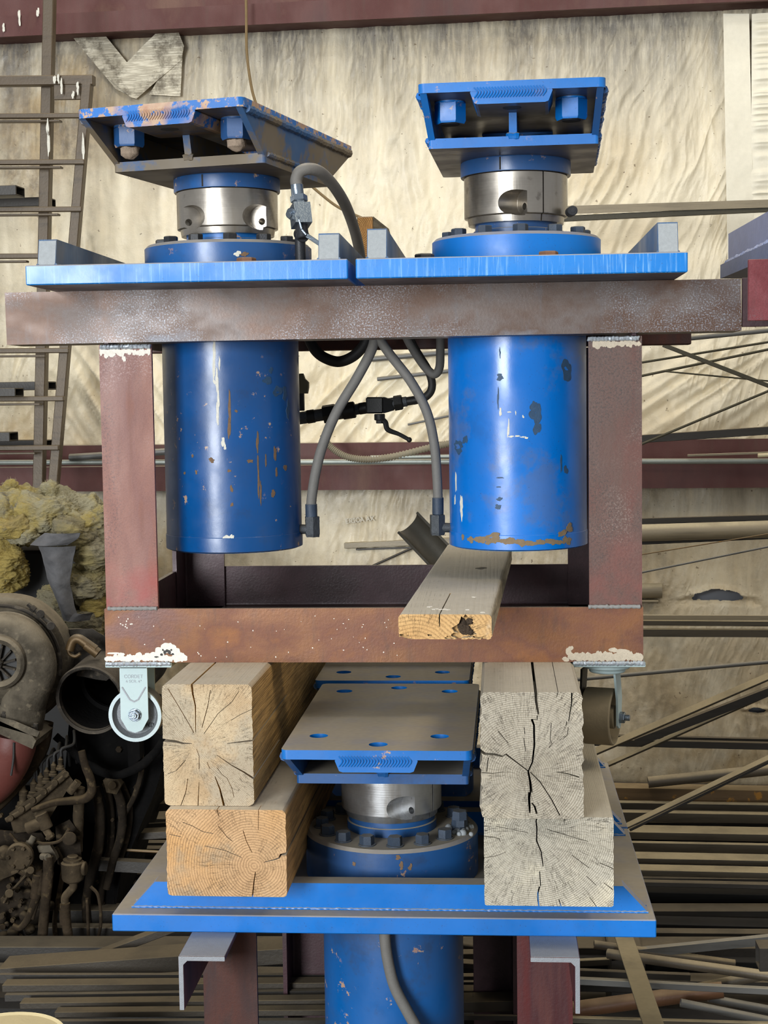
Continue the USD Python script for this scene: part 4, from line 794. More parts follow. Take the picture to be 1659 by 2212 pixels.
# ================================================================== hoses, valves and small things on the cart
def PT(pts, Y): return [at(x, y, Y=(Y if np.isscalar(Y) else Y[i])) for i, (x, y) in enumerate(pts)]
def jack_hose(label, pts, Y, r, sleeve, elbow, port, twist=0):
    h = thing('hydraulic_hose', label, 'hose', 'hoses to the feet of the upper cylinders')
    P = PT(pts, Y); obj('hose', tube(P, r, 16, 10), M['rubber'], h)
    a, b = at(*sleeve[0], Y=Y), at(*sleeve[1], Y=Y)
    obj('crimped_sleeve', [disc(a, b, r * 1.18, 24), disc(b, b + (b - a) * .28, r * 1.02, 20)], M['bolt'], h, 'painted crimped sleeve')
    e = at(*elbow, Y=Y); q = np.array(port, float)
    obj('elbow', [rough(hexagon(e + [0, 0, .022], -Z_, .027, .040, .3), .0008, 260, 3, sub=.006), rough(disc(e - [0, 0, .003], q, .0095), .0006, 260, 2)], M['fitting'], h)
    return h
jack_hose('black hose curving down from the beam to the foot of the left cylinder', [(812, 715), (803, 755), (772, 815), (727, 890), (697, 962), (682, 1020), (674, 1070), (672, 1095)], .19, .0100, ((672, 1088), (673, 1120)), (675, 1140), [.3455, .19, at(655, 1143, Y=.19)[2]])
jack_hose('black hose curving down from the beam to the foot of the right cylinder', [(812, 722), (842, 765), (888, 825), (922, 890), (938, 960), (944, 1030), (946, 1078)], .19, .0094, ((946, 1074), (946, 1112)), (945, 1136), [.6475, .19, at(968, 1140, Y=.19)[2]])
h = thing('hydraulic_hose', 'slack loop of black hose hanging below the beam beside the left cylinder', 'hose'); obj('hose', tube(PT([(660, 700), (668, 732), (684, 760), (708, 776), (735, 781), (765, 768), (788, 742), (798, 710)], .45), .0115, 16), M['rubber_dark'], h)
h = thing('hydraulic_hose', 'short hose loop hanging under the beam against the right cylinder', 'hose'); obj('hose', tube(PT([(868, 705), (885, 742), (910, 782), (928, 803), (940, 808), (949, 795), (951, 765), (951, 700)], .40), .0090, 16), M['rubber'], h)
# in-line valve behind the cylinders
va = thing('valve_assembly', 'oily in-line valve with a bent lever hanging between the upper cylinders', 'valve')
YV = .56
ax = lambda t: at(650 + (905 - 650) * t, 903 + (863 - 903) * t, Y=YV)
for i, (t0, t1, r) in enumerate([(-.06, .08, .0125), (.05, .12, .0150), (.11, .20, .0135), (.19, .30, .0180), (.29, .36, .0165), (.35, .46, .0185), (.45, .50, .0110), (.49, .56, .0130), (.74, .80, .0135), (.79, .86, .0150), (.85, .90, .0110), (.89, 1.0, .0095)]):
    m_ = disc(ax(t0), ax(t1), r, 26) if i % 3 else hexagon(ax(t0), ax(t1) - ax(t0), r * 2, np.linalg.norm(ax(t1) - ax(t0)), .2)
    obj('pipe_fitting', m_, M['black_iron'] if i % 2 else M['fitting'], va)
a, b = at(790, 858, Y=YV - .024), at(828, 893, Y=YV - .024)
vb = obj('valve_body', [cbox([a[0], YV - .024, b[2]], [b[0], YV + .024, a[2]], .003), hull([[b[0], YV + s * .024, z] for s in (-1, 1) for z in (b[2], a[2])] + [[b[0] + .022, YV + s * .012, z] for s in (-1, 1) for z in (b[2] + .006, a[2] - .008)])], M['black_iron'], va)
st_ = at(820, 898, Y=YV - .012); obj('valve_stem', [disc(st_ + [0, 0, .004], st_ - [0, 0, .010], .012), hexagon(st_ - [0, 0, .008], -Z_, .014, .009)], M['black_iron'], va)
lv = [st_ - [0, 0, .005], at(832, 912, Y=YV - .012), at(838, 928, Y=YV - .012), at(862, 938, Y=YV - .012), at(884, 950, Y=YV - .012)]
obj('lever', [tube(lv, [.0065, .0062, .006, .0046, .0046], 10, 8), trimesh.creation.icosphere(2, .006).apply_translation(lv[-1])], M['black_iron'], va)
br_ = [(640, 808), (656, 807), (660, 818), (668, 826), (668, 838), (666, 850), (640, 850)]
obj('mounting_bracket', prism(sg.Polygon([at(x, y, Y=YV)[[0, 2]] for x, y in br_][::-1]), [0, YV, 0], X_, Z_, .02), plain('olive_steel', S(112, 106, 80), .7, .1, .2), va)
q = at(648, 858, Y=YV); obj('pipe_fitting', [disc(q + [0, 0, .010], q - [0, 0, .03], .010)], M['black_iron'], va)
obj('outlet_hose', tube(PT([(893, 866), (915, 860), (930, 846), (933, 826), (925, 800), (908, 772), (892, 745), (880, 715)], YV), .0090, 14), M['rubber_dark'], va)
# hose with a ball valve on the left plate
hv = thing('hose_with_valve', 'dusty hose with a plated ball valve arching over beside the left jack', 'hose')
YH = .075
tp_ = PT([(641, 402), (640, 388), (647, 372), (665, 365), (690, 371), (718, 398), (742, 435), (757, 470), (768, 505), (775, 535), (779, 562)], [.075, .075, .075, .08, .105, .17, .25, .33, .41, .47, .50])
obj('hose', tube(tp_, .0113, 18, 12), M['rubber'], hv)
a, b = at(641, 398, Y=YH), at(643, 424, Y=YH); obj('crimped_sleeve', [disc(a, b, .0118, 24, .001), lathe([(.0, 0), (.0135, 0), (.0135, .004), (0, .004)], b, (b - a), 24)], M['chrome'], hv)
c0 = at(645, 424, Y=YH); dv = np.array([.12, -.25, -1.0]); dv /= np.linalg.norm(dv)
obj('hex_nut', [hexagon(c0, dv, .028, .012, .3), hexagon(c0 + dv * .012, dv, .023, .008, .1)], M['chrome'], hv)
c1_ = c0 + dv * .018; ua, ub, _ = basis(dv, X_ + .4 * Y_)
bodyv = hull([c1_ + ua * x + ub * y + dv * z for z in (0, .040) for x in (-.018, .018) for y in (-.016, .016)])
obj('valve_body', bodyv, M['chrome'], hv)
s0 = at(631, 462, Y=YH - .022); obj('valve_stem', [disc(s0 + [.008, .012, .004], s0 + [-.002, -.004, -.001], .0115), disc(s0 + [-.002, -.004, -.001], s0 + [-.006, -.010, -.003], .0065)], M['chrome'], hv)
lev = [s0 + [-.004, -.006, -.002], at(646, 474, Y=YH - .03), at(652, 496, Y=YH - .03), at(662, 508, Y=YH - .03), at(700, 533, Y=YH - .03), at(716, 541, Y=YH - .03)]
obj('lever', [bar(lev[i], lev[i + 1], .004, .0095 if i < 3 else .0078, .0015, up=[-.5, -.2, 1]) for i in range(5)], M['chrome'], hv)
obj('nipple', [disc(c1_ + dv * .038, c1_ + dv * .066, .011), disc(c1_ + dv * .060, at(648, 505, Y=YH + .01), .0125), disc(at(648, 500, Y=YH + .01), at(648, 505, Y=YH + .01) * [1, 1, 0] + [0, 0, 1.8507], .010)], M['bolt_black'], hv)
# wood offcut behind the hose
wo = at(771, 468, Y=.66); wo2 = at(806, 468, Y=.66)
mw = wood('offcut_wood', (wo[0], wo[2] - .02), .004, S(222, 172, 108), S(200, 140, 80), S(120, 112, 96), .05, topdust=.5)
def offcut():
    h_ = wo[2] - 1.8508; w_ = wo2[0] - wo[0]
    m_ = cbox([0, 0, 0], [w_, .16, h_], .002); c_ = hull([[w_ * 1.0, .0, h_ * a] for a in (0, 1)] + [[w_ + .032, .05, h_ * a] for a in (0, .86)] + [[w_, .16, h_ * a] for a in (0, 1)] + [[w_ + .03, .16, h_ * a] for a in (0, .8)])
    g = trimesh.util.concatenate([m_, c_]); g.apply_translation([wo[0], .66, 1.8508]); return g
obj('wood_offcut', offcut(), mw, None, 'wood offcut standing behind the hose on the blue plates', 'wood block')
# curved half pipe leaning behind the board
hp = thing('half_pipe', 'dark half-round gutter of cut pipe leaning behind the plank', 'half pipe')
pA, pB = at(880, 1128, Y=.86), at(1004, 1258, Y=.77); d_ = (pB - pA) / np.linalg.norm(pB - pA)
sd_ = np.cross(d_, -Y_); sd_ /= np.linalg.norm(sd_); nn_ = np.cross(sd_, d_)
th = np.linspace(-PI * .5, PI * .5, 22); ro, ri = .036, .030
arc = sg.Polygon([(ro * math.sin(t), -ro * math.cos(t) * .8) for t in th] + [(ri * math.sin(t), -ri * math.cos(t) * .8) for t in th[::-1]])
m_ = trimesh.creation.extrude_polygon(arc, np.linalg.norm(pB - pA), engine='earcut')
fr_ = np.cross(sd_, d_); obj('shell', frame(m_, pA, -sd_, -np.cross(d_, sd_), d_), plain('dark_pipe', S(84, 80, 70), .5, .3, .3, 30, dust=.3), hp)
# lower hose by the stand's cylinder
h = thing('hydraulic_hose', 'hose hanging down in front of the lower cylinder under the stand', 'hose'); obj('hose', tube([at(832, 2010, Y=-.075) + [0, 0, .0]] + PT([(832, 2030), (838, 2075), (852, 2130), (880, 2185), (905, 2230), (930, 2280)], -.075), .0105, 16), M['rubber'], h)

# ================================================================== the neighbouring cart at the right edge
nb = thing('steel_cart', 'neighbouring red cart with a blue-grey plate, cut off by the right edge', 'cart')
a, b = at(1617, 560, Y=-.14), at(1617, 693, Y=-.14)
obj('beam_end', cbox([a[0], -.14, b[2]], [a[0] + .30, -.13, a[2]], .001), steel('primer_crimson', [S(104, 36, 42), S(118, 54, 60), S(108, 42, 48), S(92, 60, 62)], 9, .5, .05, .5, dust=.3, speck=S(92, 88, 92)), nb, 'mottled red beam end')
a2, b2 = at(1604, 600, Y=.0), at(1604, 706, Y=.0)
obj('side_beam', [cbox([a2[0], -.0, b2[2]], [a2[0] + .4, .01, a2[2]], .001), cbox([a2[0] + .02, -.129, b2[2] + .02], [a2[0] + .03, .0, a2[2]], .001)], M['primer_dark'], nb)
for k_, (x_, y_) in enumerate([(a2[0] + .16, .05), (a2[0] + .45, .05)]): obj('leg', cbox([x_, y_, 0], [x_ + .1, y_ + .01, b2[2]], .001), M['primer_dark'], nb)
A_, B_ = at(1556, 600, Y=.42), at(1690, 548, Y=-.16)
A_[2] = B_[2] = (A_[2] + B_[2]) / 2
dA = B_ - A_; nA = np.array([-dA[1], dA[0], 0]) / np.linalg.norm(dA); nA = nA if nA[0] > 0 else -nA
tz = .028
obj('base_plate', hull([p + nA * s + [0, 0, z] for p in (A_, B_) for s in (0, .30) for z in (0, tz)]), plain('blue_grey_paint', S(86, 96, 128), .5, 0, .25, 30, dust=.3, dustcol=S(150, 158, 178)), nb)
A2, B2 = A_ + dA * .02 + nA * .014, B_ + nA * .014
obj('plate_bar', hull([p + nA * s + [0, 0, tz + z] for p in (A2, B2) for s in (0, .034) for z in (0, .062)]), plain('blue_grey_bar', S(104, 112, 146), .5, 0, .25, 30, dust=.3, dustcol=S(150, 158, 178)), nb)
obj('weld_bead', bead(A2 + [0, 0, tz], B2 + [0, 0, tz], .009, 4), plain('blue_grey_bead', S(120, 128, 156), .5, 0, .3, 60), nb)

# ================================================================== along the back wall
ORD = 'first second third fourth fifth sixth seventh eighth ninth tenth eleventh twelfth thirteenth fourteenth fifteenth sixteenth seventeenth eighteenth nineteenth twentieth'.split()
def stock_mat(name, top, side, rough=.6, rust=None):
    m = Mat(name); c = m.mix(m.noise(8, 5, .6), side, tuple(x * 1.35 for x in side))
    c = m.mix(m.sm(m.noise(1, 4, vec=m.vec((4, 40, 60))), .5, .7, 0, .5), c, tuple(x * .6 for x in side))
    if rust: c = m.mix(m.sm(m.noise(26, 5), .6, .68), c, rust)
    c = dusted(m, c, .96, top, .3, .75, 9)
    return m.end(c, m.sm(m.nz(), .2, .7, rough - .15, .85), .15, m.bump(m.noise(120, 3), .001, .4))
M['stock'] = stock_mat('stock_steel', S(146, 133, 104), S(68, 62, 51))
M['stock_dark'] = stock_mat('stock_dark', S(98, 88, 70), S(44, 41, 37))
M['stock_rust'] = stock_mat('stock_rust', S(134, 116, 84), S(98, 78, 52), rust=S(166, 118, 48))
M['stock_pale'] = stock_mat('stock_pale', S(176, 164, 136), S(128, 118, 98))
M['stock_grey'] = stock_mat('stock_grey', S(134, 128, 114), S(88, 88, 86))
M['stock_pipe'] = stock_mat('stock_pipe', S(152, 138, 110), S(86, 78, 66))
M['rust_pipe'] = stock_mat('rust_pipe', S(126, 104, 78), S(92, 64, 44))
M['stock_low_light'] = stock_mat('stock_low_light', S(96, 84, 62), S(50, 44, 35))  # steel tones lowered to paint the dim light over the heap
M['stock_deep_shade'] = stock_mat('stock_deep_shade', S(30, 27, 23), S(16, 15, 13))  # near-black, painting the dark hollow beneath the stack and heap
M['rod_dark'] = stock_mat('rod_dark', S(82, 78, 58), S(58, 54, 40))
M['conduit'] = plain('conduit', S(150, 156, 150), .45, .4, .15, 20, dust=.5, dustcol=S(160, 150, 128))
M['beige'] = plain('beige_plastic', S(222, 208, 168), .6, 0, .08)
PXM = lambda p: F_PX / float((np.asarray(p) - CAM) @ FW)
def rod(name, label, cat, x0, y0, x1, y1, Y, thick, mat, kind='round', ext=(0, .5), group=None, Y1=None, wall=None, aspect=1.0, up=(0, 0, 1)):
    """A length of stock seen from pixel (x0, y0) to (x1, y1) at depth Y (or lying against the wall), thick pixels across."""
    if wall is not None: a, b = atw(x0, y0, wall), atw(x1, y1, wall)
    else: a, b = at(x0, y0, Y=Y), at(x1, y1, Y=Y if Y1 is None else Y1)
    t = thick / PXM((a + b) / 2); d = b - a; a, b = a - d * ext[0], b + d * ext[1]
    if kind == 'round': m = disc(a, b, t / 2, 16)
    elif kind == 'pipe': m = pipe(a, b, t / 2, t * .12, 24)
    elif kind == 'flat': m = bar(a, b, t * aspect, t, .0012, up)
    elif kind == 'square': m = tm(man(bar(a, b, t, t, .001)) - man(bar(a - (b - a) * .01, b + (b - a) * .01, t * .82, t * .82, .0005)))
    elif kind == 'angle':
        u, v, w = basis(b - a); m = angle(a, -v, u, np.linalg.norm(b - a), w, t, t * aspect, t * .14, 0)
    return obj(name, m, M[mat], None, label, cat, group)
# conduits on the girt's ledge
rod('conduit', 'long bright conduit lying along the middle girt', 'conduit', -100, 999, 1700, 996, 0, 12, 'conduit', wall=.235, ext=(.3, .3))
rod('conduit', 'grey pipe resting askew on the middle girt behind the left leg', 'conduit', 150, 988, 420, 972, 0, 15, 'stock_grey', wall=.25, ext=(0, .1))
rod('conduit', 'second conduit bending up behind the right cylinder on the girt', 'conduit', 800, 988, 1100, 984, 0, 9, 'conduit', wall=.27, ext=(.0, .0))
rod('wood_strip', 'thin pale strip lying on the conduit at the right', 'strip', 1485, 984, 1660, 978, 0, 5, 'stock_pale', 'flat', wall=.255, ext=(0, .3))
rod('plastic_cap', 'cream capped rod end on the girt at the right edge', 'rod', 1637, 984, 1660, 983, 0, 9, 'beige', wall=.275, ext=(0, .6))
fx = thing('flexible_conduit', 'ribbed grey flexible conduit sagging across the middle girt', 'conduit')
P = spline([atw(x, y, .27) for x, y in [(697, 938), (712, 963), (745, 985), (790, 992), (850, 986), (920, 969), (975, 957), (1010, 950)]], 40)
obj('ribbed_tube', tube(P, .0135 + .0022 * np.sin(np.arange(400) * 1.35), 12, smooth=False) if False else tube(P, np.interp(np.arange(len(P)), np.arange(len(P)), .0130 + .0020 * np.sin(np.arange(len(P)) * PI / 2)), 12, smooth=False), plain('flex_grey', S(140, 132, 112), .6, .1, .15, 60, dust=.4), fx)
co = thing('hanging_cord', 'thin tan cord hanging from the top girt down behind the left saddle', 'cord')
obj('cord', tube([atw(x, y, .26) for x, y in [(531, -40), (532, 40), (533, 110), (540, 170), (550, 215), (572, 270), (600, 320), (650, 380), (700, 425), (735, 450), (780, 470), (810, 480)]], .0055, 8), plain('tan_cord', S(116, 96, 62), .7), co)
# rods in front of the right half of the wall
gr = 'long thin bars leaning at the right of the wall'
rod('steel_channel', 'upper of the two pale-edged struts running right from the right jack', 'bar', 1190, 446, 1659, 431, 2.9, 17, 'stock_pale', 'angle', group=None, aspect=.7)
rod('steel_channel', 'lower and darker of the two struts running right from the right jack', 'bar', 1190, 474, 1659, 452, 2.92, 12, 'rod_dark', 'flat')
rod('steel_rod', 'thin rod sloping gently up to the right, highest of the crossing rods', 'rod', 1300, 797, 1659, 739, 2.9, 5, 'rod_dark')
rod('steel_rod', 'thin rod just below the highest one, running parallel to it', 'rod', 1300, 830, 1659, 755, 2.86, 5.5, 'rod_dark')
rod('steel_bar', 'dark flat bar slanting down to the right across the thin rods', 'bar', 1432, 745, 1659, 833, 2.8, 9, 'rod_dark', 'flat', ext=(.0, .3), aspect=.5)
rod('steel_rod', 'thin short rod sloping down to the right under the crossing', 'rod', 1435, 802, 1659, 823, 2.84, 3.5, 'rod_dark', ext=(0, .3))
rod('steel_rod', 'rod rising steeply to the right above the middle girt', 'rod', 1330, 983, 1659, 845, 2.75, 5.5, 'rod_dark')
rod('steel_pipe', 'grey pipe passing behind the cart beam end at the right', 'pipe', 1380, 742, 1659, 714, 2.8, 10, 'stock_grey', 'pipe', ext=(.3, .4))
rod('steel_pipe', 'grey pipe seen between the upper cylinders, below the beam', 'pipe', 800, 776, 1000, 758, 0, 12, 'stock_grey', 'pipe', ext=(0, .6), wall=.085)
rod('steel_bar', 'black bar lying along the top of the middle girt at the right', 'bar', 1330, 952, 1659, 930, 2.95, 17, 'stock_dark', 'flat', aspect=1.2)
rod('steel_rod', 'short grey rod ending behind the right-hand hose, upper', 'rod', 815, 819, 1010, 797, 0, 9, 'stock_grey', ext=(0, .3), wall=.085)
rod('steel_rod', 'short grey rod ending behind the right-hand hose, lower', 'rod', 881, 917, 1010, 890, 0, 5, 'stock_grey', ext=(0, .3), wall=.08)
rod('steel_bar', 'dark channel lying over the big pipe at the right', 'bar', 1330, 1122, 1659, 1113, 2.7, 17, 'stock_dark', 'angle')
rod('steel_pipe', 'big pale dusty pipe at the right, below the middle girt', 'pipe', 1100, 1160, 1659, 1143, 2.6, 37, 'stock_pale', 'pipe', ext=(0, .4))
rod('steel_bar', 'dark strip added as the shadow under the big dusty pipe', 'bar', 1300, 1174, 1659, 1158, 2.66, 12, 'stock_dark', 'flat')  # a dark strip standing in for the shadow below the pipe
rod('steel_rod', 'hair-thin wire rod rising right below the big pipe', 'rod', 1300, 1212, 1600, 1163, 2.5, 2.6, 'stock_rust')
rod('steel_rod', 'thin rod rising right over the torn hole in the wall', 'rod', 1300, 1254, 1659, 1181, 2.45, 4.6, 'stock_grey')
rod('flat_bar', 'pale flat bar on the wall below the lettering', 'bar', 745, 1178, 1000, 1166, 0, 12, 'stock_pale', 'flat', ext=(0, .6), aspect=1.6, wall=.05)
rod('flat_bar', 'narrow dark bar just under the pale flat bar', 'bar', 770, 1186, 1000, 1178, 0, 4, 'stock_dark', 'flat', ext=(0, .6), wall=.05, aspect=4)
rod('steel_rod', 'thin rod rising to the gutter below the lettering', 'rod', 810, 1220, 892, 1183, 0, 5, 'stock_dark', ext=(.4, .6), wall=.075)
# stub of half pipe and bracket right of the cart's leg
sp = thing('pipe_stub', 'olive pipe stub with a flat plate under it, right of the cart leg', 'pipe')
a, b = atw(1330, 1277, .085), atw(1430, 1276, .085); obj('stub', pipe(a, b, .030, .004, 28), M['stock_pale'], sp)
obj('foot_plate', bar(atw(1330, 1297, .085), atw(1422, 1297, .085), .07, .006), M['stock_pale'], sp)
rod('steel_bar', 'straight pale angle bar, upper of the level pair right of the bottom rail', 'bar', 1250, 1329, 1659, 1330, 2.5, 10, 'stock_pale', 'angle')
rod('steel_bar', 'ribbed level bar, middle of the level bundle right of the bottom rail', 'bar', 1250, 1344, 1659, 1347, 2.46, 11, 'stock', 'flat')
rod('steel_bar', 'deep level bar under the bundle right of the bottom rail', 'bar', 1250, 1359, 1659, 1361, 2.44, 16, 'stock', 'angle')
rod('steel_rod', 'bent grey rod passing behind the right caster', 'rod', 1210, 1471, 1659, 1430, 2.0, 9, 'stock_grey')
# slanting flats in front of the lower wall
rod('flat_bar', 'broad tan flat bar rising right from under the right caster', 'bar', 1262, 1634, 1659, 1462, 1.85, 19, 'stock', 'flat', aspect=.3, up=(0, .8, .6))
rod('steel_bar', 'dark channel under the broad slanting flat bar', 'bar', 1370, 1598, 1659, 1487, 1.95, 17, 'stock_dark', 'angle')
rod('steel_bar', 'narrow brown bar slanting below the dark channel', 'bar', 1290, 1662, 1659, 1499, 2.0, 11, 'stock', 'flat', aspect=.5, up=(0, .8, .6))
rod('steel_bar', 'dark level bundle bar crossing behind the slanting flats, upper', 'bar', 1270, 1588, 1659, 1597, 2.1, 15, 'stock_dark', 'angle')
rod('steel_bar', 'dark level bundle bar crossing behind the slanting flats, lower', 'bar', 1270, 1602, 1659, 1611, 2.05, 15, 'stock_dark', 'flat')
rod('flat_bar', 'long tan flat bar slanting over the stacked stock at the right', 'bar', 1348, 1787, 1659, 1638, 1.45, 15, 'stock', 'flat', ext=(.0, .35), aspect=.3, up=(0, .85, .53))
rod('steel_bar', 'dark lower edge bar lying under the long slanting tan bar', 'bar', 1360, 1793, 1659, 1647, 1.47, 6, 'stock_dark', 'flat', ext=(.0, .35))
rod('steel_pipe', 'grey-brown pipe low against the wall behind the slanting angle', 'pipe', 1400, 1690, 1659, 1663, 2.3, 24, 'stock_pipe', 'pipe')
rod('steel_bar', 'long level channel with rust spots, rearmost of the right-hand stack', 'bar', 1240, 1712, 1659, 1720, 2.35, 36, 'stock_rust', 'flat', ext=(.3, .5), aspect=1.2)
# the right-hand stack: lengths lying side by side on bearers, each with a dusty top
stk = [(1733, 1738, 1753), (1754, 1759, 1780), (1786, 1802, 1819), (1821, 1825, 1845), (1845, 1859, 1871), (1872, 1885, 1899), (1905, 1911, 1922)]
lab = ['narrow bar, first in front of the rust-spotted channel', 'narrow dark-sided bar, second in the right-hand stack', 'broad-topped bar, third in the right-hand stack', 'tall narrow bar, fourth in the right-hand stack', 'broad pale bar, fifth in the right-hand stack', 'broad pale bar, sixth in the right-hand stack', 'thin dark bar at the front of the right-hand stack']
for i, (yb_, yf_, yl_) in enumerate(stk):
    zt = .235; p = at(1340, yf_, Z=zt); k = at(1340, yb_, Z=zt); wd = max(.012, k[1] - p[1]); hh = (yl_ - yf_) / PXM(p)
    slope = (.022 if i in (1, 2, 3) else .030); x0_, x1_ = .55, 3.3
    c0_, c1_ = np.array([x0_, (p[1] + k[1]) / 2 + .05, zt - hh / 2]), np.array([x1_, (p[1] + k[1]) / 2 - .045, zt - hh / 2 - .004])
    obj('steel_bar', bar(c0_, c1_, wd, hh, .0015), M['stock' if i != 6 else 'stock_dark'], None, lab[i], 'bar', 'stacked bars at the right')
for i, x_ in enumerate((1.02, 2.3)): obj('bearer', cbox([x_, 1.05, 0], [x_ + .09, 2.6, .165], .004), M['stock_dark'], None, ['dark bearer under the left of the stacked bars', 'dark bearer under the right of the stacked bars'][i], 'bearer')
for i in range(5):  # these under-bars hold the darkness of the hollow in their colour
    y_ = 1.15 + i * .27; obj('steel_bar', bar([.6, y_ + .03, .105], [3.3, y_ - .05, .095], .07, .05), M['stock_deep_shade'], None, f'bar coloured black as shade beneath the stack, {ORD[i]} from the front', 'bar')
# loose stock in front, lower right corner
rod('flat_bar', 'broad tan flat bar lying out towards the camera at lower right', 'bar', 1349, 2028, 1412, 2215, .95, 5, 'stock', 'flat', Y1=.45, ext=(.25, .3), aspect=8.5, up=(0, -.35, 1))
rod('steel_pipe', 'dusty pipe with an open end pointing left, under the blue plate corner', 'pipe', 1313, 2060, 1659, 2108, .98, 22, 'stock_pipe', 'pipe', ext=(0, .4), Y1=.8)
rod('steel_pipe', 'shorter dusty pipe end just behind the open-ended pipe', 'pipe', 1283, 2040, 1500, 2070, 1.06, 18, 'stock_pipe', 'pipe', ext=(0, .4))
rod('angle_bar', 'angle bar rising to the right below the black shade', 'bar', 1350, 2055, 1659, 2024, 1.05, 18, 'stock_grey', 'angle', ext=(.1, .4))
rod('flat_bar', 'straight bar lying over the tan flat bar', 'bar', 1240, 2118, 1659, 2140, .72, 14, 'stock_grey', 'flat', ext=(.2, .4))
rod('rusty_pipe', 'rust-brown pipe lying under the tan flat bar', 'pipe', 1200, 2186, 1500, 2146, .80, 35, 'rust_pipe', 'pipe', ext=(.2, .2))
rod('steel_pipe', 'slim pipe end with a bright scrape at the lower right', 'pipe', 1480, 2140, 1659, 2104, .86, 22, 'stock_pipe', 'pipe', ext=(.2, .3))
rod('steel_pipe', 'lower of two grey pipes fanning out at the bottom right corner', 'pipe', 1470, 2166, 1659, 2204, .74, 18, 'stock_grey', 'pipe', ext=(0, .4))
rod('steel_pipe', 'upper of two grey pipes fanning out at the bottom right corner', 'pipe', 1530, 2156, 1659, 2180, .82, 17, 'stock_grey', 'pipe', ext=(0, .4))
rod('flat_bar', 'pale bar along the bottom edge at the lower right', 'bar', 1230, 2202, 1560, 2212, .66, 13, 'stock', 'flat', ext=(.3, .5))
rod('square_tube', 'black square tube end cut off by the right edge', 'tube', 1636, 2064, 1700, 2064, .55, 52, 'stock_dark', 'square', ext=(0, .6))
rod('steel_bar', 'bar peeping out left of the tan flat bar, upper', 'bar', 1200, 2082, 1345, 2075, 1.1, 14, 'stock', 'flat', ext=(.4, 1))
rod('steel_bar', 'bar peeping out left of the tan flat bar, lower', 'bar', 1200, 2098, 1345, 2104, 1.0, 14, 'stock_dark', 'flat', ext=(.4, 1))
# the heap of flats, angles and pipes behind the stand
rng = np.random.default_rng(12)
hp_ = [(250, 1700, 390, 1692, 1.9, 12, 0), (240, 1745, 390, 1737, 1.8, 17, 0), (290, 1782, 395, 1775, 1.7, 9, 1), (280, 1803, 395, 1797, 1.6, 16, 0), (270, 1836, 395, 1843, 1.5, 6, 2), (250, 1860, 400, 1868, 1.45, 24, 1),
       (200, 2068, 420, 1985, .90, 16, 0), (150, 2085, 720, 2045, .80, 34, 0), (380, 2046, 720, 2040, 1.0, 14, 1), (140, 2106, 720, 2106, .70, 12, 1), (540, 2076, 720, 2046, .85, 15, 0), (150, 2128, 720, 2124, .66, 16, 0), (150, 2148, 720, 2140, .62, 14, 1), (180, 2166, 720, 2160, .58, 14, 0),
       (240, 2186, 720, 2182, .54, 13, 0), (240, 2206, 720, 2204, .50, 14, 1), (540, 2128, 720, 2138, .68, 13, 0),
       (980, 2040, 1180, 2066, 1.1, 10, 3), (980, 2062, 1180, 2058, 1.05, 13, 0), (980, 2090, 1180, 2078, .95, 16, 1), (980, 2080, 1180, 2094, .92, 12, 0), (980, 2110, 1180, 2108, .84, 9, 0), (980, 2122, 1180, 2121, .78, 12, 1), (980, 2142, 1180, 2140, .72, 16, 0), (980, 2166, 1180, 2162, .66, 24, 0), (980, 2194, 1180, 2196, .6, 10, 1)]
def heap_label(i):
    side = lambda h: 0 if h[0] > 900 else 1 if h[1] > 1950 else 2
    s = side(hp_[i]); same = sorted((h for h in hp_ if side(h) == s), key=lambda h: h[1] + h[3]); n = same.index(hp_[i])
    return ['dusty length of stock seen between the right legs of the stand', 'dusty length of stock in the heap left of the stand', 'dusty length of stock between the engine and the timbers'][s] + f', {ORD[n]} from the top'
for i, (x0, y0, x1, y1, Y, t, k) in enumerate(hp_):
    rod(['flat_bar', 'angle_bar', 'steel_rod', 'steel_pipe'][k], heap_label(i), 'bar', x0, y0, x1, y1, Y, t, ['stock_low_light', 'stock_dark', 'stock_rust', 'stock_low_light'][k], ['flat', 'angle', 'round', 'pipe'][k], ext=(.05, .25) if x0 > 900 else (.25, .0), aspect=2.2 if k == 0 else 1)
for i in range(17):
    y_ = 1.0 + i * .10; z_ = .03 + .05 * rng.random() + .03 * (i % 3)
    obj('steel_bar', bar([-1.2 + .3 * rng.random(), y_ + rng.uniform(-.06, .06), z_], [2.1 + .9 * rng.random(), y_ + rng.uniform(-.06, .06), z_ + rng.uniform(-.02, .02)], rng.uniform(.03, .09), .02 + .03 * rng.random()), M['stock_dark' if i % 3 else 'stock_deep_shade'], None, f'flat length of steel on the floor under the heap, {ORD[i]} from the front', 'bar')

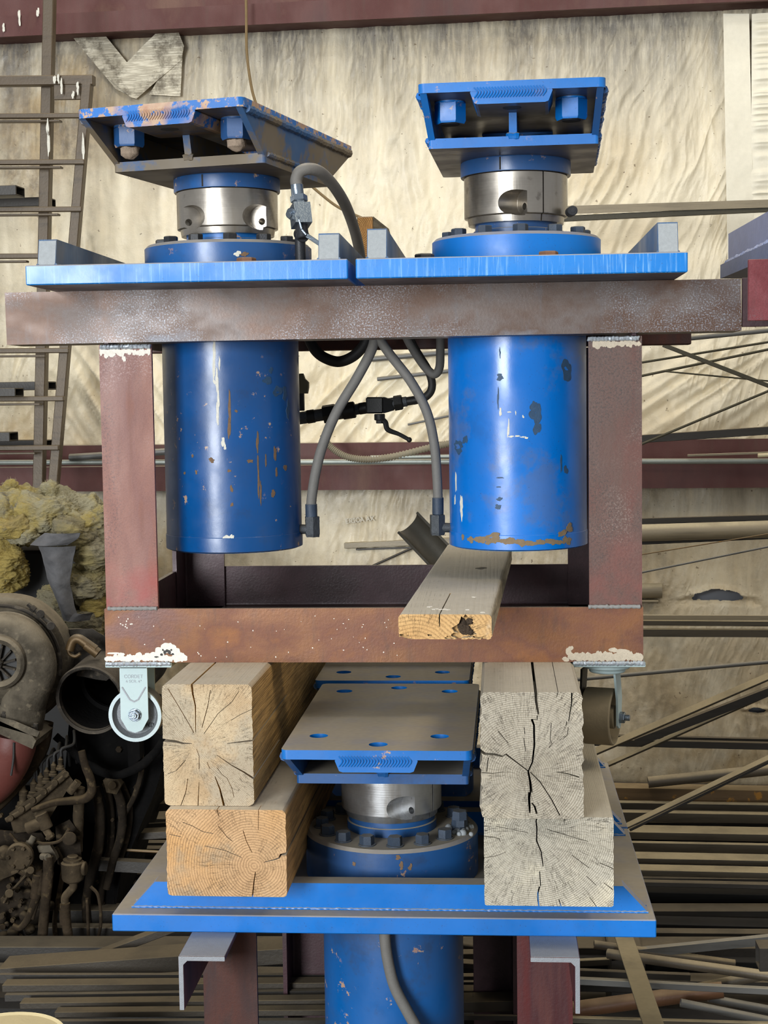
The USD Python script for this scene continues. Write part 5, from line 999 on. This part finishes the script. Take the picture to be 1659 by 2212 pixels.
# ================================================================== the rack of tube offcuts at the left
rk = thing('storage_rack', 'brown welded ladder rack for short lengths against the left of the wall', 'rack')
M['rack'] = stock_mat('rack_steel', S(98, 85, 66), S(76, 64, 48))
OFF = .62
R = lambda x, y, o=OFF: atw(x, y, o)
def rtube(x0, y0, x1, y1, t, o=OFF, nm='post', o1=None):
    a, b = R(x0, y0, o), R(x1, y1, o if o1 is None else o1); w = t / PXM((a + b) / 2); obj(nm, bar(a, b, w, w, .003, up=WN), M['rack'], rk)
rtube(109, -60, 84, 1090, 23, OFF - .05, 'post')
rtube(191, 166, 112, 1100, 21, OFF, 'post'); 
rtube(-160, 178, 204, 174, 21, OFF, 'top_rail'); rtube(-160, 178, -200, 1100, 21, OFF, 'post')
for x1_, y_ in ((182, 250), (184, 350), (178, 452), (110, 553), (150, 757), (139, 861), (128, 967)):
    rtube(-165, y_ + 2, x1_, y_, 11, OFF + .03, 'rung')
    a, b = R(-165, y_ + 14, OFF + .015), R(x1_ - 50, y_ + 12, OFF + .015); obj('rung_flange', bar(a, b, .03, .008), M['rack'], rk)
a, b = R(117, 182, OFF + .01), R(181, 216, OFF + .01); obj('gusset_plate', bar(R(117, 199, OFF + .01), R(181, 198, OFF + .01), .012, 34 / PXM(a), .002), M['rack'], rk)
drips = []
for x, y, h_ in [(42, 38, 16), (82, 27, 10), (118, 172, 10), (126, 170, 8), (133, 187, 14), (168, 190, 13), (158, 205, 8), (105, 310, 26), (103, 275, 16), (180, 320, 28), (8, 60, 9)]:
    p = R(x, y, OFF + .035 if y > 60 else .2); w = 3.0 / PXM(p); drips.append(prism(blob(0, 0, w, h_ / PXM(p), int(x)), p, WU, Z_, .002))
obj('paint_drips', drips, M['pale_chip'], rk, kind='stuff')
def stub(label, x1, y0, y1, o, ln=.5, deep=.06):
    a = R(x1, (y0 + y1) / 2, o); h_ = abs(y1 - y0) / PXM(a); d_ = -WU; q = a + d_ * ln
    m_ = tm(man(bar(a, q, .09, h_, .0015, up=Z_)) - man(bar(a - d_ * .01, q + d_ * .01, .078, h_ * .74, .0005, up=Z_)))
    obj('tube_offcut', m_, M['stock_dark'], None, label, 'steel tube', 'tube offcuts stored on the rack')
stub('short box tube lying on the upper rungs of the rack', 44, 403, 424, OFF + .09); stub('box tube behind the post on the upper rungs', 112, 428, 447, OFF - .12, .7)
stub('box tube behind the posts on the lower rungs', 113, 824, 842, OFF - .14, .7); stub('box tube end resting above the middle rung', 42, 838, 856, OFF + .09)
stub('box tube end near the bottom of the rack', 30, 933, 953, OFF + .09); stub('box tube behind the bottom of the rack', 106, 950, 964, OFF - .14, .7)

# ================================================================== torn insulation heaped on a black cabinet added to make the dark void
cabY = 2.14
M['cab'] = plain('void_black', S(9, 8, 7), .7, .0, .3, 20)
c0_, c1_ = at(-150, 1175, Y=cabY), at(224, 1420, Y=cabY)
cb = obj('added_cabinet', cbox([c0_[0] - .5, cabY, 0], [at(215, 1300, Y=cabY)[0], cabY + .55, at(0, 1190, Y=cabY)[2]], .01), M['cab'], None, 'black cabinet added to make the dark void under the torn insulation', 'cabinet')
def fluff_mat(name, a, b, c):
    m = Mat(name); k = m.mix(m.sm(m.noise(7, 5, .6), .42, .62), a, b); k = m.mix(m.sm(m.noise(16, 6, .7), .54, .66), k, c)
    h = m.mth('add', m.noise(1, 6, .7, vec=m.vec((60, 60, 200))), m.noise(90, 5, .7))
    return m.end(k, 1.0, 0, m.bump(h, .012, 1.0), specular_ior_level=.1)
M['fluff'] = fluff_mat('glass_fibre', S(172, 166, 140), S(182, 164, 100), S(138, 133, 116))
M['fluff_y'] = fluff_mat('glass_fibre_yellow', S(184, 164, 98), S(166, 150, 104), S(134, 124, 92))
M['fluff_g'] = fluff_mat('glass_fibre_grey', S(144, 137, 114), S(160, 148, 104), S(112, 106, 90))
M['foil'] = plain('grey_facing', S(84, 84, 86), .95, 0, .45, 24, bump=1.5)
ih = thing('insulation_heap', 'torn yellow glass-fibre insulation heaped on the added black cabinet at left', 'insulation')
BATTS = []
def fluff(cx, cy, rx, ry, Y, dep, seed, mat, amp=.035):
    o = at(cx, cy, Y=Y + .39); k = 1 / PXM(o); m_ = trimesh.creation.icosphere(6 if rx * ry > 1500 else 5); v = np.asarray(m_.vertices) * [rx * k, dep, ry * k]
    m_.vertices = v; n = fbm(v * [15, 15, 22] + seed * 7.7, 4, seed) - .5 + .16 * (np.abs(fbm(v * [34, 34, 110] + seed, 4, seed + 3) * 2 - 1) - .3); n2 = np.abs(fbm(v * [9, 9, 16] + seed, 3, seed + 5) - .5)
    m_.vertices = v + m_.vertex_normals * (amp * 2.2 * n - amp * 2.0 * n2 + amp * .4)[:, None]; m_.apply_translation(o); BATTS.append((mat, m_)); return obj('batt', m_, M[mat], ih)
for i, a in enumerate([(30, 1100, 95, 42, 1.80, .22, 'fluff'), (110, 1108, 70, 46, 1.76, .20, 'fluff'), (172, 1110, 38, 36, 1.80, .16, 'fluff'), (40, 1135, 60, 34, 1.66, .14, 'fluff_y'), (60, 1150, 48, 26, 1.64, .10, 'fluff'), (8, 1215, 40, 80, 1.62, .08, 'fluff_y'), (165, 1150, 42, 30, 1.66, .12, 'fluff_g'), (205, 1135, 34, 32, 1.74, .12, 'fluff'),
                       (208, 1200, 34, 46, 1.70, .12, 'fluff_g'), (196, 1262, 44, 40, 1.66, .12, 'fluff_g'), (215, 1310, 34, 40, 1.68, .10, 'fluff_y'), (180, 1345, 46, 24, 1.62, .08, 'fluff_g'), (125, 1310, 44, 40, 1.66, .10, 'fluff_g'), (232, 1245, 26, 80, 1.76, .10, 'fluff'), (25, 1058, 14, 16, 1.72, .03, 'fluff'), (110, 1062, 16, 14, 1.74, .03, 'fluff'), (222, 1108, 18, 12, 1.7, .03, 'fluff')]):
    fluff(*a[:6], i, a[6])
def fibres():
    rg = np.random.default_rng(17); pts, cnt, wid = [], [], []
    for k_, m_ in BATTS:
        v = np.asarray(m_.vertices); nrm = np.asarray(m_.vertex_normals); pick = rg.choice(len(v), min(len(v), 1500), replace=False)
        front = pick[nrm[pick, 1] < .35]
        for i_ in front:
            L = rg.uniform(.004, .012); t_ = rg.normal(0, 1, 3); t_ = t_ - (t_ @ nrm[i_]) * nrm[i_] * .55; t_ /= np.linalg.norm(t_); c_ = rg.normal(0, .25, 3)
            pts += [v[i_] - nrm[i_] * .004, v[i_] + (t_ + c_ * .5) * L * .5, v[i_] + (t_ + c_) * L]; cnt.append(3); wid += [.0005, .0004, .0002]
    cv = UsdGeom.BasisCurves.Define(stage, str(ih.GetPath()) + '/fibres'); cv.CreateTypeAttr('linear'); cv.CreateCurveVertexCountsAttr(cnt)
    cv.CreatePointsAttr(Vt.Vec3fArray.FromNumpy(np.array(pts, np.float32))); cv.CreateWidthsAttr(Vt.FloatArray.FromNumpy(np.array(wid, np.float32))); cv.SetWidthsInterpolation('vertex')
    UsdShade.MaterialBindingAPI.Apply(cv.GetPrim()).Bind(plain('loose_fibre', S(160, 152, 118), 1.0, 0, .25)); keys(cv.GetPrim(), 'loose glass fibres', kind='stuff')
fibres()
def strip(rows, Y, nm, mat, seed):
    Y = Y + .39; a = np.array([[at(x0, y, Y=Y) for x0, x1, y in rows], [at(x1, y, Y=Y) for x0, x1, y in rows]]); n = 14
    g = np.array([a[0] + (a[1] - a[0]) * t + np.array([0, -.03 * math.sin(PI * t) - .02, 0]) for t in np.linspace(0, 1, n)]); g = np.stack([spline(r, 8) for r in g]); s_ = g.shape
    V = g.reshape(-1, 3); V = V + np.outer((fbm(V * 26, 3, seed) - .5) * .03, -Y_); V2 = V + [0, .004, 0]; i = np.arange(s_[0] * s_[1]).reshape(s_[:2]); q = [i[:-1, :-1].ravel(), i[1:, :-1].ravel(), i[1:, 1:].ravel(), i[:-1, 1:].ravel()]
    F = np.vstack([np.stack([q[0], q[1], q[2]], 1), np.stack([q[0], q[2], q[3]], 1)]); N = len(V)
    return obj(nm, trimesh.Trimesh(np.vstack([V, V2]), np.vstack([F, F[:, ::-1] + N]), process=False), M[mat], ih, 'grey torn facing hanging from the batts', smooth=True)
strip([(88, 168, 1178), (98, 160, 1215), (108, 156, 1250), (118, 158, 1275), (128, 164, 1305), (140, 172, 1335)], 1.52, 'facing_strip', 'foil', 3)
strip([(68, 150, 1176), (84, 172, 1162), (100, 178, 1150)], 1.50, 'facing_strip', 'foil', 5)
strip([(140, 196, 1338), (150, 200, 1328), (165, 205, 1322)], 1.52, 'facing_strip', 'foil', 6)

# ================================================================== the dirty diesel engine at the left, its grime darkened further for low light
en = thing('diesel_engine', 'oily diesel engine, coloured darker for low light, with a dusty turbocharger standing at the left', 'engine')
def grime(name, col, dust, amt=.9):
    m = Mat(name); c = m.mix(m.sm(m.noise(14, 6, .65), .35, .65), col, tuple(x * .45 for x in col))
    c = m.mix(m.sm(m.noise(40, 5), .55, .7, 0, .6), c, dust); c = dusted(m, c, amt, dust, .1, .8, 18)
    return m.end(c, .9, .0, m.bump(m.noise(110, 4), .002, .7), specular_ior_level=.15)
M['turbo'] = grime('dusty_turbo', S(92, 85, 73), S(124, 114, 96))
M['eng'] = grime('engine_grime', S(44, 37, 29), S(84, 72, 54), .8)
M['eng_dark'] = grime('engine_black', S(8, 7, 7), S(18, 16, 14), .5)
M['eng_tan'] = grime('engine_tan', S(68, 58, 44), S(98, 85, 65), .9)
M['eng_hose'] = grime('engine_hose', S(58, 48, 36), S(92, 78, 56), .7)
M['brass'] = plain('brass_elbow', S(86, 68, 42), .5, .5, .3, 40, dust=.3)
M['silicone'] = plain('red_silicone', S(98, 52, 46), .5, 0, .2, 20)
M['exhaust'] = grime('exhaust_pipe', S(62, 58, 53), S(98, 90, 78), .7)
EY = 1.30
E = lambda x, y, dy=0.0: at(x, y, Y=EY + dy)
K = 1 / PXM(E(150, 1700))
def tubeE(pts, r, dy=0.0, n=10, sides=12): return tube([E(x, y, dy if np.isscalar(dy) else dy[i]) for i, (x, y) in enumerate(pts)], np.atleast_1d(r) * K, sides, n)
def polyE(pts, dy, depth): return prism(sg.Polygon([E(x, y, dy)[[0, 2]] for x, y in pts]).buffer(0), [0, EY + dy + depth, 0], X_, Z_, depth)
# block and housings
obj('engine_block', rough(hull([E(x, y, d) for x, y in [(-200, 1690), (200, 1700), (225, 1760), (200, 2150), (-200, 2150)] for d in (.22, .75)]), .006, 14, 3, sub=.05), M['eng_dark'], en)
obj('bell_housing', rough(polyE([(150, 1560), (235, 1540), (300, 1555), (352, 1590), (356, 1640), (336, 1706), (308, 1770), (286, 1826), (262, 1890), (248, 1960), (228, 2052), (160, 2066), (120, 1900)], .20, .35), .006, 9, 7, sub=.04), M['eng_dark'], en, 'black flared housing behind the engine')
obj('side_cover', rough(hull([E(x, y, d) for x, y in [(-60, 1790), (90, 1800), (120, 1850), (96, 1990), (-60, 2040)] for d in (.05, .24)]), .006, 20, 5, sub=.03), M['eng'], en)
obj('front_rib', [tubeE([(232, 1700), (240, 1760), (238, 1830), (222, 1890), (216, 1950)], 9, .19), tubeE([(262, 1690), (280, 1740), (276, 1800), (252, 1880)], 7, .19)], M['eng'], en)
# injection pump with its delivery valves and lines
pumpt = hull([E(x, y, d) for x, y in [(20, 1758), (140, 1662), (158, 1686), (92, 1792), (30, 1800)] for d in (.0, .12)])
pu = obj('injection_pump', rough(pumpt, .003, 26, 2, sub=.03), M['eng_tan'], en)
vals = [(50, 1722, 1.0), (72, 1702, .8), (87, 1687, .72), (100, 1674, .66), (115, 1660, .6), (130, 1648, .56)]
for i, (x, y, s) in enumerate(vals):
    b = E(x, y + 26 * s, .03); t = E(x + 1, y - 20 * s, .03); k = K * s
    obj('delivery_valve', [lathe([(0, 0), (17 * k, 0), (17 * k, 7 * k), (14 * k, 9 * k), (13 * k, 16 * k), (9 * k, 18 * k), (9 * k, 30 * k), (10 * k, 31 * k), (10 * k, 40 * k), (5 * k, 46 * k), (3 * k, 58 * k), (0, 58 * k)], b, t - b, 18)], M['eng_tan'], pu)
    obj('injector_line', tubeE([(x + 2, y - 26 * s), (x + 4, y - 55 * s), (x + 14 + 3 * i, y - 74 * s), (x + 30, y - 68), (x + 36, y - 30 + 6 * i)], 3.2, [.03, .03, .05, .09, .16]), M['rubber_dark'], pu)
obj('pump_banjo', [disc(E(150, 1712, .0), E(168, 1690, .0), 9 * K), hexagon(E(164, 1695, .0), E(175, 1680) - E(164, 1695), 17 * K, 9 * K)], M['eng_tan'], en)
# coolant pipe and its tee
obj('coolant_pipe', tubeE([(176, 1622), (184, 1655), (195, 1682), (198, 1708), (186, 1724), (160, 1729), (120, 1733), (90, 1742), (70, 1750)], [8, 8.5, 9.5, 10, 10, 9.5, 8, 7, 6], -.02), M['eng_hose'], en)
tee = E(86, 1780, -.04)
obj('tee_fitting', [rough(disc(E(58, 1790, -.04), E(92, 1776, -.04), 13 * K), .001, 80), rough(disc(E(88, 1757, -.04), E(102, 1790, -.04), 14 * K), .001, 80), disc(E(96, 1788, -.04), E(112, 1812, -.05), 8 * K), hexagon(E(106, 1804, -.05), E(114, 1816) - E(106, 1804), 18 * K, 7 * K)], M['eng_tan'], en)
obj('small_bolt', [disc(E(74, 1806, -.03), E(58, 1834, -.04), 7 * K), disc(E(66, 1818, -.03), E(57, 1836, -.04), 9 * K)], M['turbo'], en)
obj('lever_bracket', [rough(polyE([(80, 1828), (108, 1826), (118, 1842), (124, 1856), (116, 1866), (110, 1852), (96, 1842), (84, 1842)], -.03, .02), .001, 60, sub=.02), disc(E(92, 1850, -.03), E(104, 1852, -.06), 8 * K)], M['turbo'], en)
obj('governor', [rough(hull([E(x, y, d) for x, y in [(-20, 1828), (30, 1832), (56, 1856), (40, 1885), (-20, 1910)] for d in (-.04, .08)]), .004, 40, 3, sub=.02), rough(trimesh.creation.icosphere(3, 16 * K).apply_translation(E(10, 1842, -.05)), .002, 60), rough(disc(E(52, 1868, -.03), E(66, 1884, -.05), 13 * K), .002, 60, sub=.01)], M['eng_tan'], en)
obj('fuel_filter', [lathe([(0, 0), (14 * K, 0), (22 * K, 6 * K), (24 * K, 12 * K), (25 * K, 44 * K), (20 * K, 47 * K), (20 * K, 52 * K), (0, 52 * K)], E(158, 1906, -.02), Z_, 28), disc(E(157, 1856, -.02), E(157, 1848, -.02), 12 * K), disc(E(178, 1876, -.02), E(186, 1876, -.02), 15 * K), rough(disc(E(166, 1840, .04), E(172, 1700, .04), 12 * K), .002, 50, sub=.02)], M['eng_tan'], en)
obj('filter_elbow', tubeE([(158, 1906), (158, 1916), (150, 1926), (141, 1938), (140, 1956)], 9, -.03), M['eng_tan'], en)
obj('ribbed_hose', [rough(tubeE([(140, 1952), (143, 1990), (150, 2040), (155, 2100), (158, 2160), (160, 2240)], [11, 10.5, 10, 9.5, 10, 10], -.04, 20), .0016, 120, 4), lathe([(0, 0), (12 * K, 0), (12 * K, 30 * K), (0, 30 * K)], E(141, 1995, -.04), Z_, 20)], M['eng_hose'], en)
obj('drain_hose', rough(tubeE([(104, 1850), (104, 1890), (98, 1950), (92, 2020), (88, 2080), (80, 2140), (68, 2196)], [11, 12, 11, 11, 10.5, 12, 12], -.05, 20), .0014, 90, 6), M['eng_hose'], en)
obj('oil_line', [tubeE([(84, 1880), (88, 1910), (74, 1950), (60, 1985), (44, 2004), (28, 2000)], [8, 9, 9, 8, 7, 7], -.03), disc(E(82, 1888, -.03), E(76, 1940, -.03), 11 * K)], M['eng_hose'], en)
obj('wire_loop', [tubeE([(196, 1915), (212, 1935), (218, 1985), (212, 2025), (202, 2045), (192, 2030), (190, 1990), (188, 1940)], 3.6, .0), tubeE([(205, 2044), (185, 2058), (160, 2070), (120, 2085)], 2.4, .0)], M['eng_hose'], en)
obj('wiring_loom', rough(tubeE([(120, 1590), (150, 1616), (180, 1645), (215, 1665), (250, 1674), (285, 1664), (315, 1646), (345, 1612), (372, 1570)], [8, 9, 10, 10, 9.5, 10, 10, 9, 8], .10, 14), .004, 40, 5), M['eng_dark'], en, 'thick black loom sagging across to the right')
obj('starter_motor', [rough(disc(E(-60, 2130, .0), E(50, 2120, .0), 62 * K, 30), .006, 26, 3, sub=.02), rough(disc(E(10, 2074, .02), E(64, 2064, .02), 22 * K), .002, 50, sub=.02)], M['eng_dark'], en)
obj('oil_pan', rough(hull([E(x, y, d) for x, y in [(-150, 2070), (90, 2080), (120, 2130), (60, 2185), (-150, 2185)] for d in (.15, .6)]), .005, 16, 3, sub=.05), M['eng_dark'], en)
obj('gear_case', rough(hull([E(x, y, d) for x, y in [(163, 2142), (205, 2130), (222, 2146), (224, 2190), (210, 2224), (160, 2224)] for d in (-.10, .06)]), .004, 26, 3, sub=.03), M['eng_tan'], en)
obj('foot_bracket', [rough(polyE([(92, 2172), (130, 2142), (142, 2150), (120, 2176), (100, 2196)], -.06, .03), .002, 40, sub=.02), rough(polyE([(100, 2205), (140, 2165), (146, 2224), (96, 2224)], -.02, .05), .003, 30, sub=.03)], M['eng'], en)
obj('engine_mount', cbox([E(-140, 2100)[0], EY + .25, 0], [E(100, 2100)[0], EY + .7, E(0, 2170)[2]], .01), M['eng_dark'], en)
obj('rear_bracket', rough(polyE([(274, 1600), (300, 1596), (303, 1640), (278, 1660)], .12, .06), .002, 30, sub=.03), M['eng_dark'], en)
for i, (x, y, r_) in enumerate([(228, 1693, 7), (244, 1770, 5), (210, 1905, 6), (22, 1912, 7), (30, 1895, 8), (46, 1945, 6), (8, 1975, 8), (26, 1965, 6), (40, 1920, 7), (12, 1940, 9), (60, 1905, 7), (4, 1760, 6), (44, 1955, 5), (30, 1985, 7), (10, 1998, 9), (50, 1895, 6)]):
    r_ *= .75; obj('small_bolt', [hexagon(E(x, y, .03 if x < 100 else .18), -Y_, r_ * 2 * K, r_ * 2.2 * K, i), disc(E(x, y, .06 if x < 100 else .22), E(x, y, .02 if x < 100 else .17), r_ * .7 * K)], M['eng_hose' if i % 3 else 'eng_tan'], en)
# more of the clutter on the near side of the engine
rg = np.random.default_rng(21)
obj('cover_plate', [rough(hull([E(x, y, d) for x, y in [(120, 1786), (150, 1770), (172, 1800), (176, 1850), (150, 1880), (124, 1866)] for d in (.02, .10)]), .002, 40, 3, sub=.02), rough(disc(E(150, 1812, .02), E(150, 1812, -.03), 15 * K), .001, 60, sub=.01)], M['eng'], en)
obj('fuel_rail', [rough(tubeE([(14, 1772), (60, 1744), (104, 1708), (146, 1672)], 6, -.015), .001, 60), *[disc(E(22 + i * 24, 1768 - i * 19, -.03), E(22 + i * 24, 1768 - i * 19, .02), 7 * K) for i in range(6)]], M['eng_tan'], en)
obj('return_line', [tubeE([(20, 1800), (44, 1824), (70, 1816), (96, 1822), (130, 1816), (150, 1790)], 3.5, -.02), tubeE([(0, 1900), (30, 1880), (62, 1900), (80, 1940), (70, 1985)], 4.5, -.03), tubeE([(120, 1830), (136, 1870), (128, 1930), (118, 1990), (124, 2060)], 5.5, .02)], M['eng_hose'], en)
obj('linkage', [bar(E(20, 1930, -.04), E(66, 1880, -.05), .010, .006), bar(E(10, 1950, -.04), E(22, 1928, -.05), .012, .006), disc(E(66, 1880, -.07), E(66, 1880, -.02), 8 * K), disc(E(20, 1930, -.07), E(20, 1930, -.02), 9 * K)], M['eng_tan'], en)
obj('rear_hose', [rough(tubeE([(206, 1700), (216, 1760), (212, 1830), (196, 1890), (186, 1960), (196, 2040)], [10, 12, 12, 11, 10, 10], .14), .002, 40), rough(tubeE([(244, 1690), (262, 1740), (262, 1800), (244, 1860), (230, 1920)], [9, 10, 10, 9, 8], .15), .002, 40), tubeE([(300, 1600), (306, 1660), (290, 1720), (262, 1770)], 6, .16)], M['eng'], en)
obj('housing_bolt', [hexagon(E(x, y, .20), -Y_, 13 * K, 8 * K, i) for i, (x, y) in enumerate([(258, 1618), (300, 1650), (296, 1700), (268, 1760), (246, 1826), (232, 1880), (222, 1952), (214, 2010)])], M['eng'], en)
obj('lift_eye', [rough(polyE([(222, 1686), (250, 1676), (262, 1696), (252, 1716), (230, 1712)], .12, .03), .002, 40, sub=.02), disc(E(242, 1697, .125), E(242, 1697, .10), 9 * K)], M['eng_tan'], en)
obj('pump_flange', [rough(lathe([(0, 0), (26 * K, 0), (30 * K, 5 * K), (30 * K, 14 * K), (0, 14 * K)], E(40, 1852, -.075), Y_, 32), .0015, 60), *[hexagon(E(40 + 22 * math.cos(t), 1852 - 22 * math.sin(t), -.075), -Y_, 8 * K, 6 * K, t) for t in np.arange(6) * PI / 3]], M['eng_tan'], en)
obj('dirt_lumps', [rough(trimesh.creation.icosphere(2, rg.uniform(5, 14) * K).apply_translation(E(rg.uniform(-5, 110), rg.uniform(1880, 2060), rg.uniform(.0, .08))), .004, 60, i) for i in range(26)], M['eng'], en, kind='stuff')
# turbocharger
tc = obj('turbocharger', rough(lathe([(0, 0), (60 * K, 0), (118 * K, 6 * K), (140 * K, 24 * K), (146 * K, 50 * K), (142 * K, 80 * K), (110 * K, 104 * K), (0, 104 * K)], E(2, 1432, .02), Y_, 72), .002, 14, 2), M['turbo'], en, 'dusty grey turbocharger')
th = np.linspace(math.radians(250), math.radians(-35), 50)                      # scroll growing clockwise from behind the inlet to the outlet at lower right
cx_, cy_ = 2, 1437
path = [E(cx_ + 78 * math.cos(t), cy_ - 78 * math.sin(t), -.05) for t in th] + [E(58, 1505, -.05), E(50, 1530, -.05), E(44, 1552, -.05), E(40, 1566, -.05)]
path = path[:50] + [E(52 + 2 * 0, 1518, -.05)] + path[51:]
rad = np.concatenate([np.linspace(24, 44, 50), [47, 48, 50, 52]]) * K
obj('scroll', rough(tube(path, rad, 28, 3), .0012, 16, 3), M['turbo'], tc)
obj('inlet_cover', lathe([(40 * K, .0), (50 * K, -6 * K), (56 * K, .0), (58 * K, 14 * K), (80 * K, 30 * K), (100 * K, 60 * K), (0, 60 * K), (0, 26 * K), (38 * K, 26 * K), (40 * K, 0)], E(-4, 1432, -.115), Y_, 64), M['turbo'], tc)
obj('inlet_bore', lathe([(0, 0), (47 * K, 0), (49 * K, 4 * K)], E(-4, 1432, -.095), Y_, 48), M['rubber_dark'], tc)
for i in range(12):
    t = i * 2 * PI / 12; e = np.array([math.cos(t), 0, math.sin(t)]); g = np.array([-math.sin(t), 0, math.cos(t)]); o = E(-4, 1432, -.098)
    obj('compressor_blade', hull([o + e * r_ * K + g * w * K + [0, d, 0] for r_, w in ((11, 0), (40, 8)) for w in (w - 2.2, w + 2.2) for d in (-.012, .002)]), M['exhaust'], tc)
obj('shaft_nut', [hexagon(E(-4, 1432, -.105), -Y_, 22 * K, 12 * K, .2), disc(E(-4, 1432, -.1), E(-4, 1432, -.125), 6 * K)], M['exhaust'], tc)
obj('band_clamp', [tube([E(2 + 128 * math.cos(t), 1436 - 128 * math.sin(t), .0 + .01 * k) for t in np.linspace(math.radians(110), math.radians(-10), 40)], 4.6 * K, 8, 2) for k in (0, 1.2)], M['exhaust'], tc)
obj('clamp_bolt', [disc(E(60, 1305, -.01), E(116, 1352, -.01), 4.5 * K), hexagon(E(68, 1312, -.01), E(116, 1352) - E(60, 1305), 13 * K, 10 * K), disc(E(87, 1326, -.01), E(87, 1326, -.035), 9 * K), disc(E(110, 1352, -.01), E(110, 1352, -.035), 9 * K)], M['exhaust'], tc)
fu, fv = E(100, 1618, -.07) - E(0, 1580, -.07), E(0, 1562, -.07) - E(0, 1580, -.07)
flp = [E(x, y, -.13) for x, y in [(-40, 1548), (0, 1558), (70, 1590), (78, 1600), (70, 1618), (0, 1582), (-40, 1568)]]
obj('outlet_flange', [hull([np.array(p) + [0, d, 0] for p in flp for d in (0, .16)]), hull([E(x, y, d) for x, y in [(-40, 1540), (30, 1556), (86, 1580), (80, 1592), (0, 1566), (-40, 1556)] for d in (-.13, .03)])], M['turbo'], tc)
obj('flange_nut', [hexagon(E(10, 1556, -.10), Z_, 14 * K, 14 * K), disc(E(10, 1545, -.10), E(10, 1536, -.10), 5 * K), hexagon(E(74, 1580, -.10), Z_, 14 * K, 12 * K), disc(E(76, 1572, -.10), E(78, 1562, -.10), 5 * K)], M['exhaust'], tc)
obj('charge_hose', rough(tube([E(30, 1585, -.05), E(26, 1612, -.05), E(14, 1650, -.04), E(-10, 1690, -.02), E(-60, 1730, .02)], np.array([50, 50, 46, 42, 40]) * K, 26), .001, 14), M['silicone'], en, 'dull red charge hose')
obj('hose_seam', tubeE([(30, 1604), (29, 1640), (24, 1675)], 2.5, -.112), M['rubber_dark'], en)
obj('air_duct', rough(tubeE([(96, 1560), (88, 1610), (60, 1660), (20, 1710), (-20, 1750)], [20, 19, 18, 17, 16], .03), .002, 18), M['eng_hose'], en)
# big open exhaust elbow
pe0, pe1 = E(193, 1514, -.02), E(238, 1478, .26); ed = (pe1 - pe0); ed[2] += .0
ex = obj('exhaust_elbow', lathe([(70 * K, 4 * K), (76 * K, 0), (78 * K, 6 * K), (76 * K, 12 * K), (76 * K, 300 * K), (69 * K, 300 * K), (69 * K, 4 * K)], pe0, [.12, 1.0, .16], 64), M['exhaust'], en, 'wide open exhaust pipe')
obj('dark_lining', [lathe([(68.5 * K, 14 * K), (68.6 * K, 14 * K), (68.6 * K, 290 * K), (68.5 * K, 290 * K), (68.5 * K, 14 * K)], pe0, [.12, 1, .16], 48), lathe([(60 * K, 120 * K), (69 * K, 116 * K), (69 * K, 130 * K), (60 * K, 126 * K)], pe0, [.12, 1.0, .16], 48), lathe([(0, 290 * K), (69 * K, 290 * K), (69 * K, 296 * K), (0, 296 * K)], pe0, [.12, 1, .16], 48)], M['eng_dark'], ex)  # black lining and end disc paint the dark inside the pipe
obj('exhaust_manifold', rough(hull([E(x, y, d) for x, y in [(150, 1360), (200, 1358), (236, 1380), (270, 1440), (230, 1470), (160, 1460)] for d in (.10, .3)]), .006, 12, 3, sub=.03), M['exhaust'], en)
obj('brass_elbow', [tubeE([(150, 1404), (158, 1384), (170, 1380), (186, 1390), (206, 1404)], [10, 10, 10.5, 11, 11], .02), pipe(E(186, 1392, .02), E(212, 1412, .02), 11.5 * K, 2.5 * K, 20), tubeE([(146, 1398), (150, 1412), (162, 1418), (174, 1412)], 4, .02)], M['brass'], en)
# pale bucket lid at the very corner
bk = thing('bucket', 'cream bucket lid peeping in at the bottom left corner', 'bucket')
c_ = at(10, 2262, Y=.05); M['cream'] = plain('cream_plastic', S(206, 190, 146), .6, 0, .1, 30)
obj('lid', lathe([(0, .0), (.120, .0), (.122, .004), (.122, .016), (.118, .022), (.112, .018), (0, .020)], c_, Z_, 56), M['cream'], bk); obj('pail', lathe([(0, 0), (.100, 0), (.112, c_[2] - .0002), (0, c_[2] - .0002)], [c_[0], c_[1], 0], Z_, 48), M['cream'], bk)
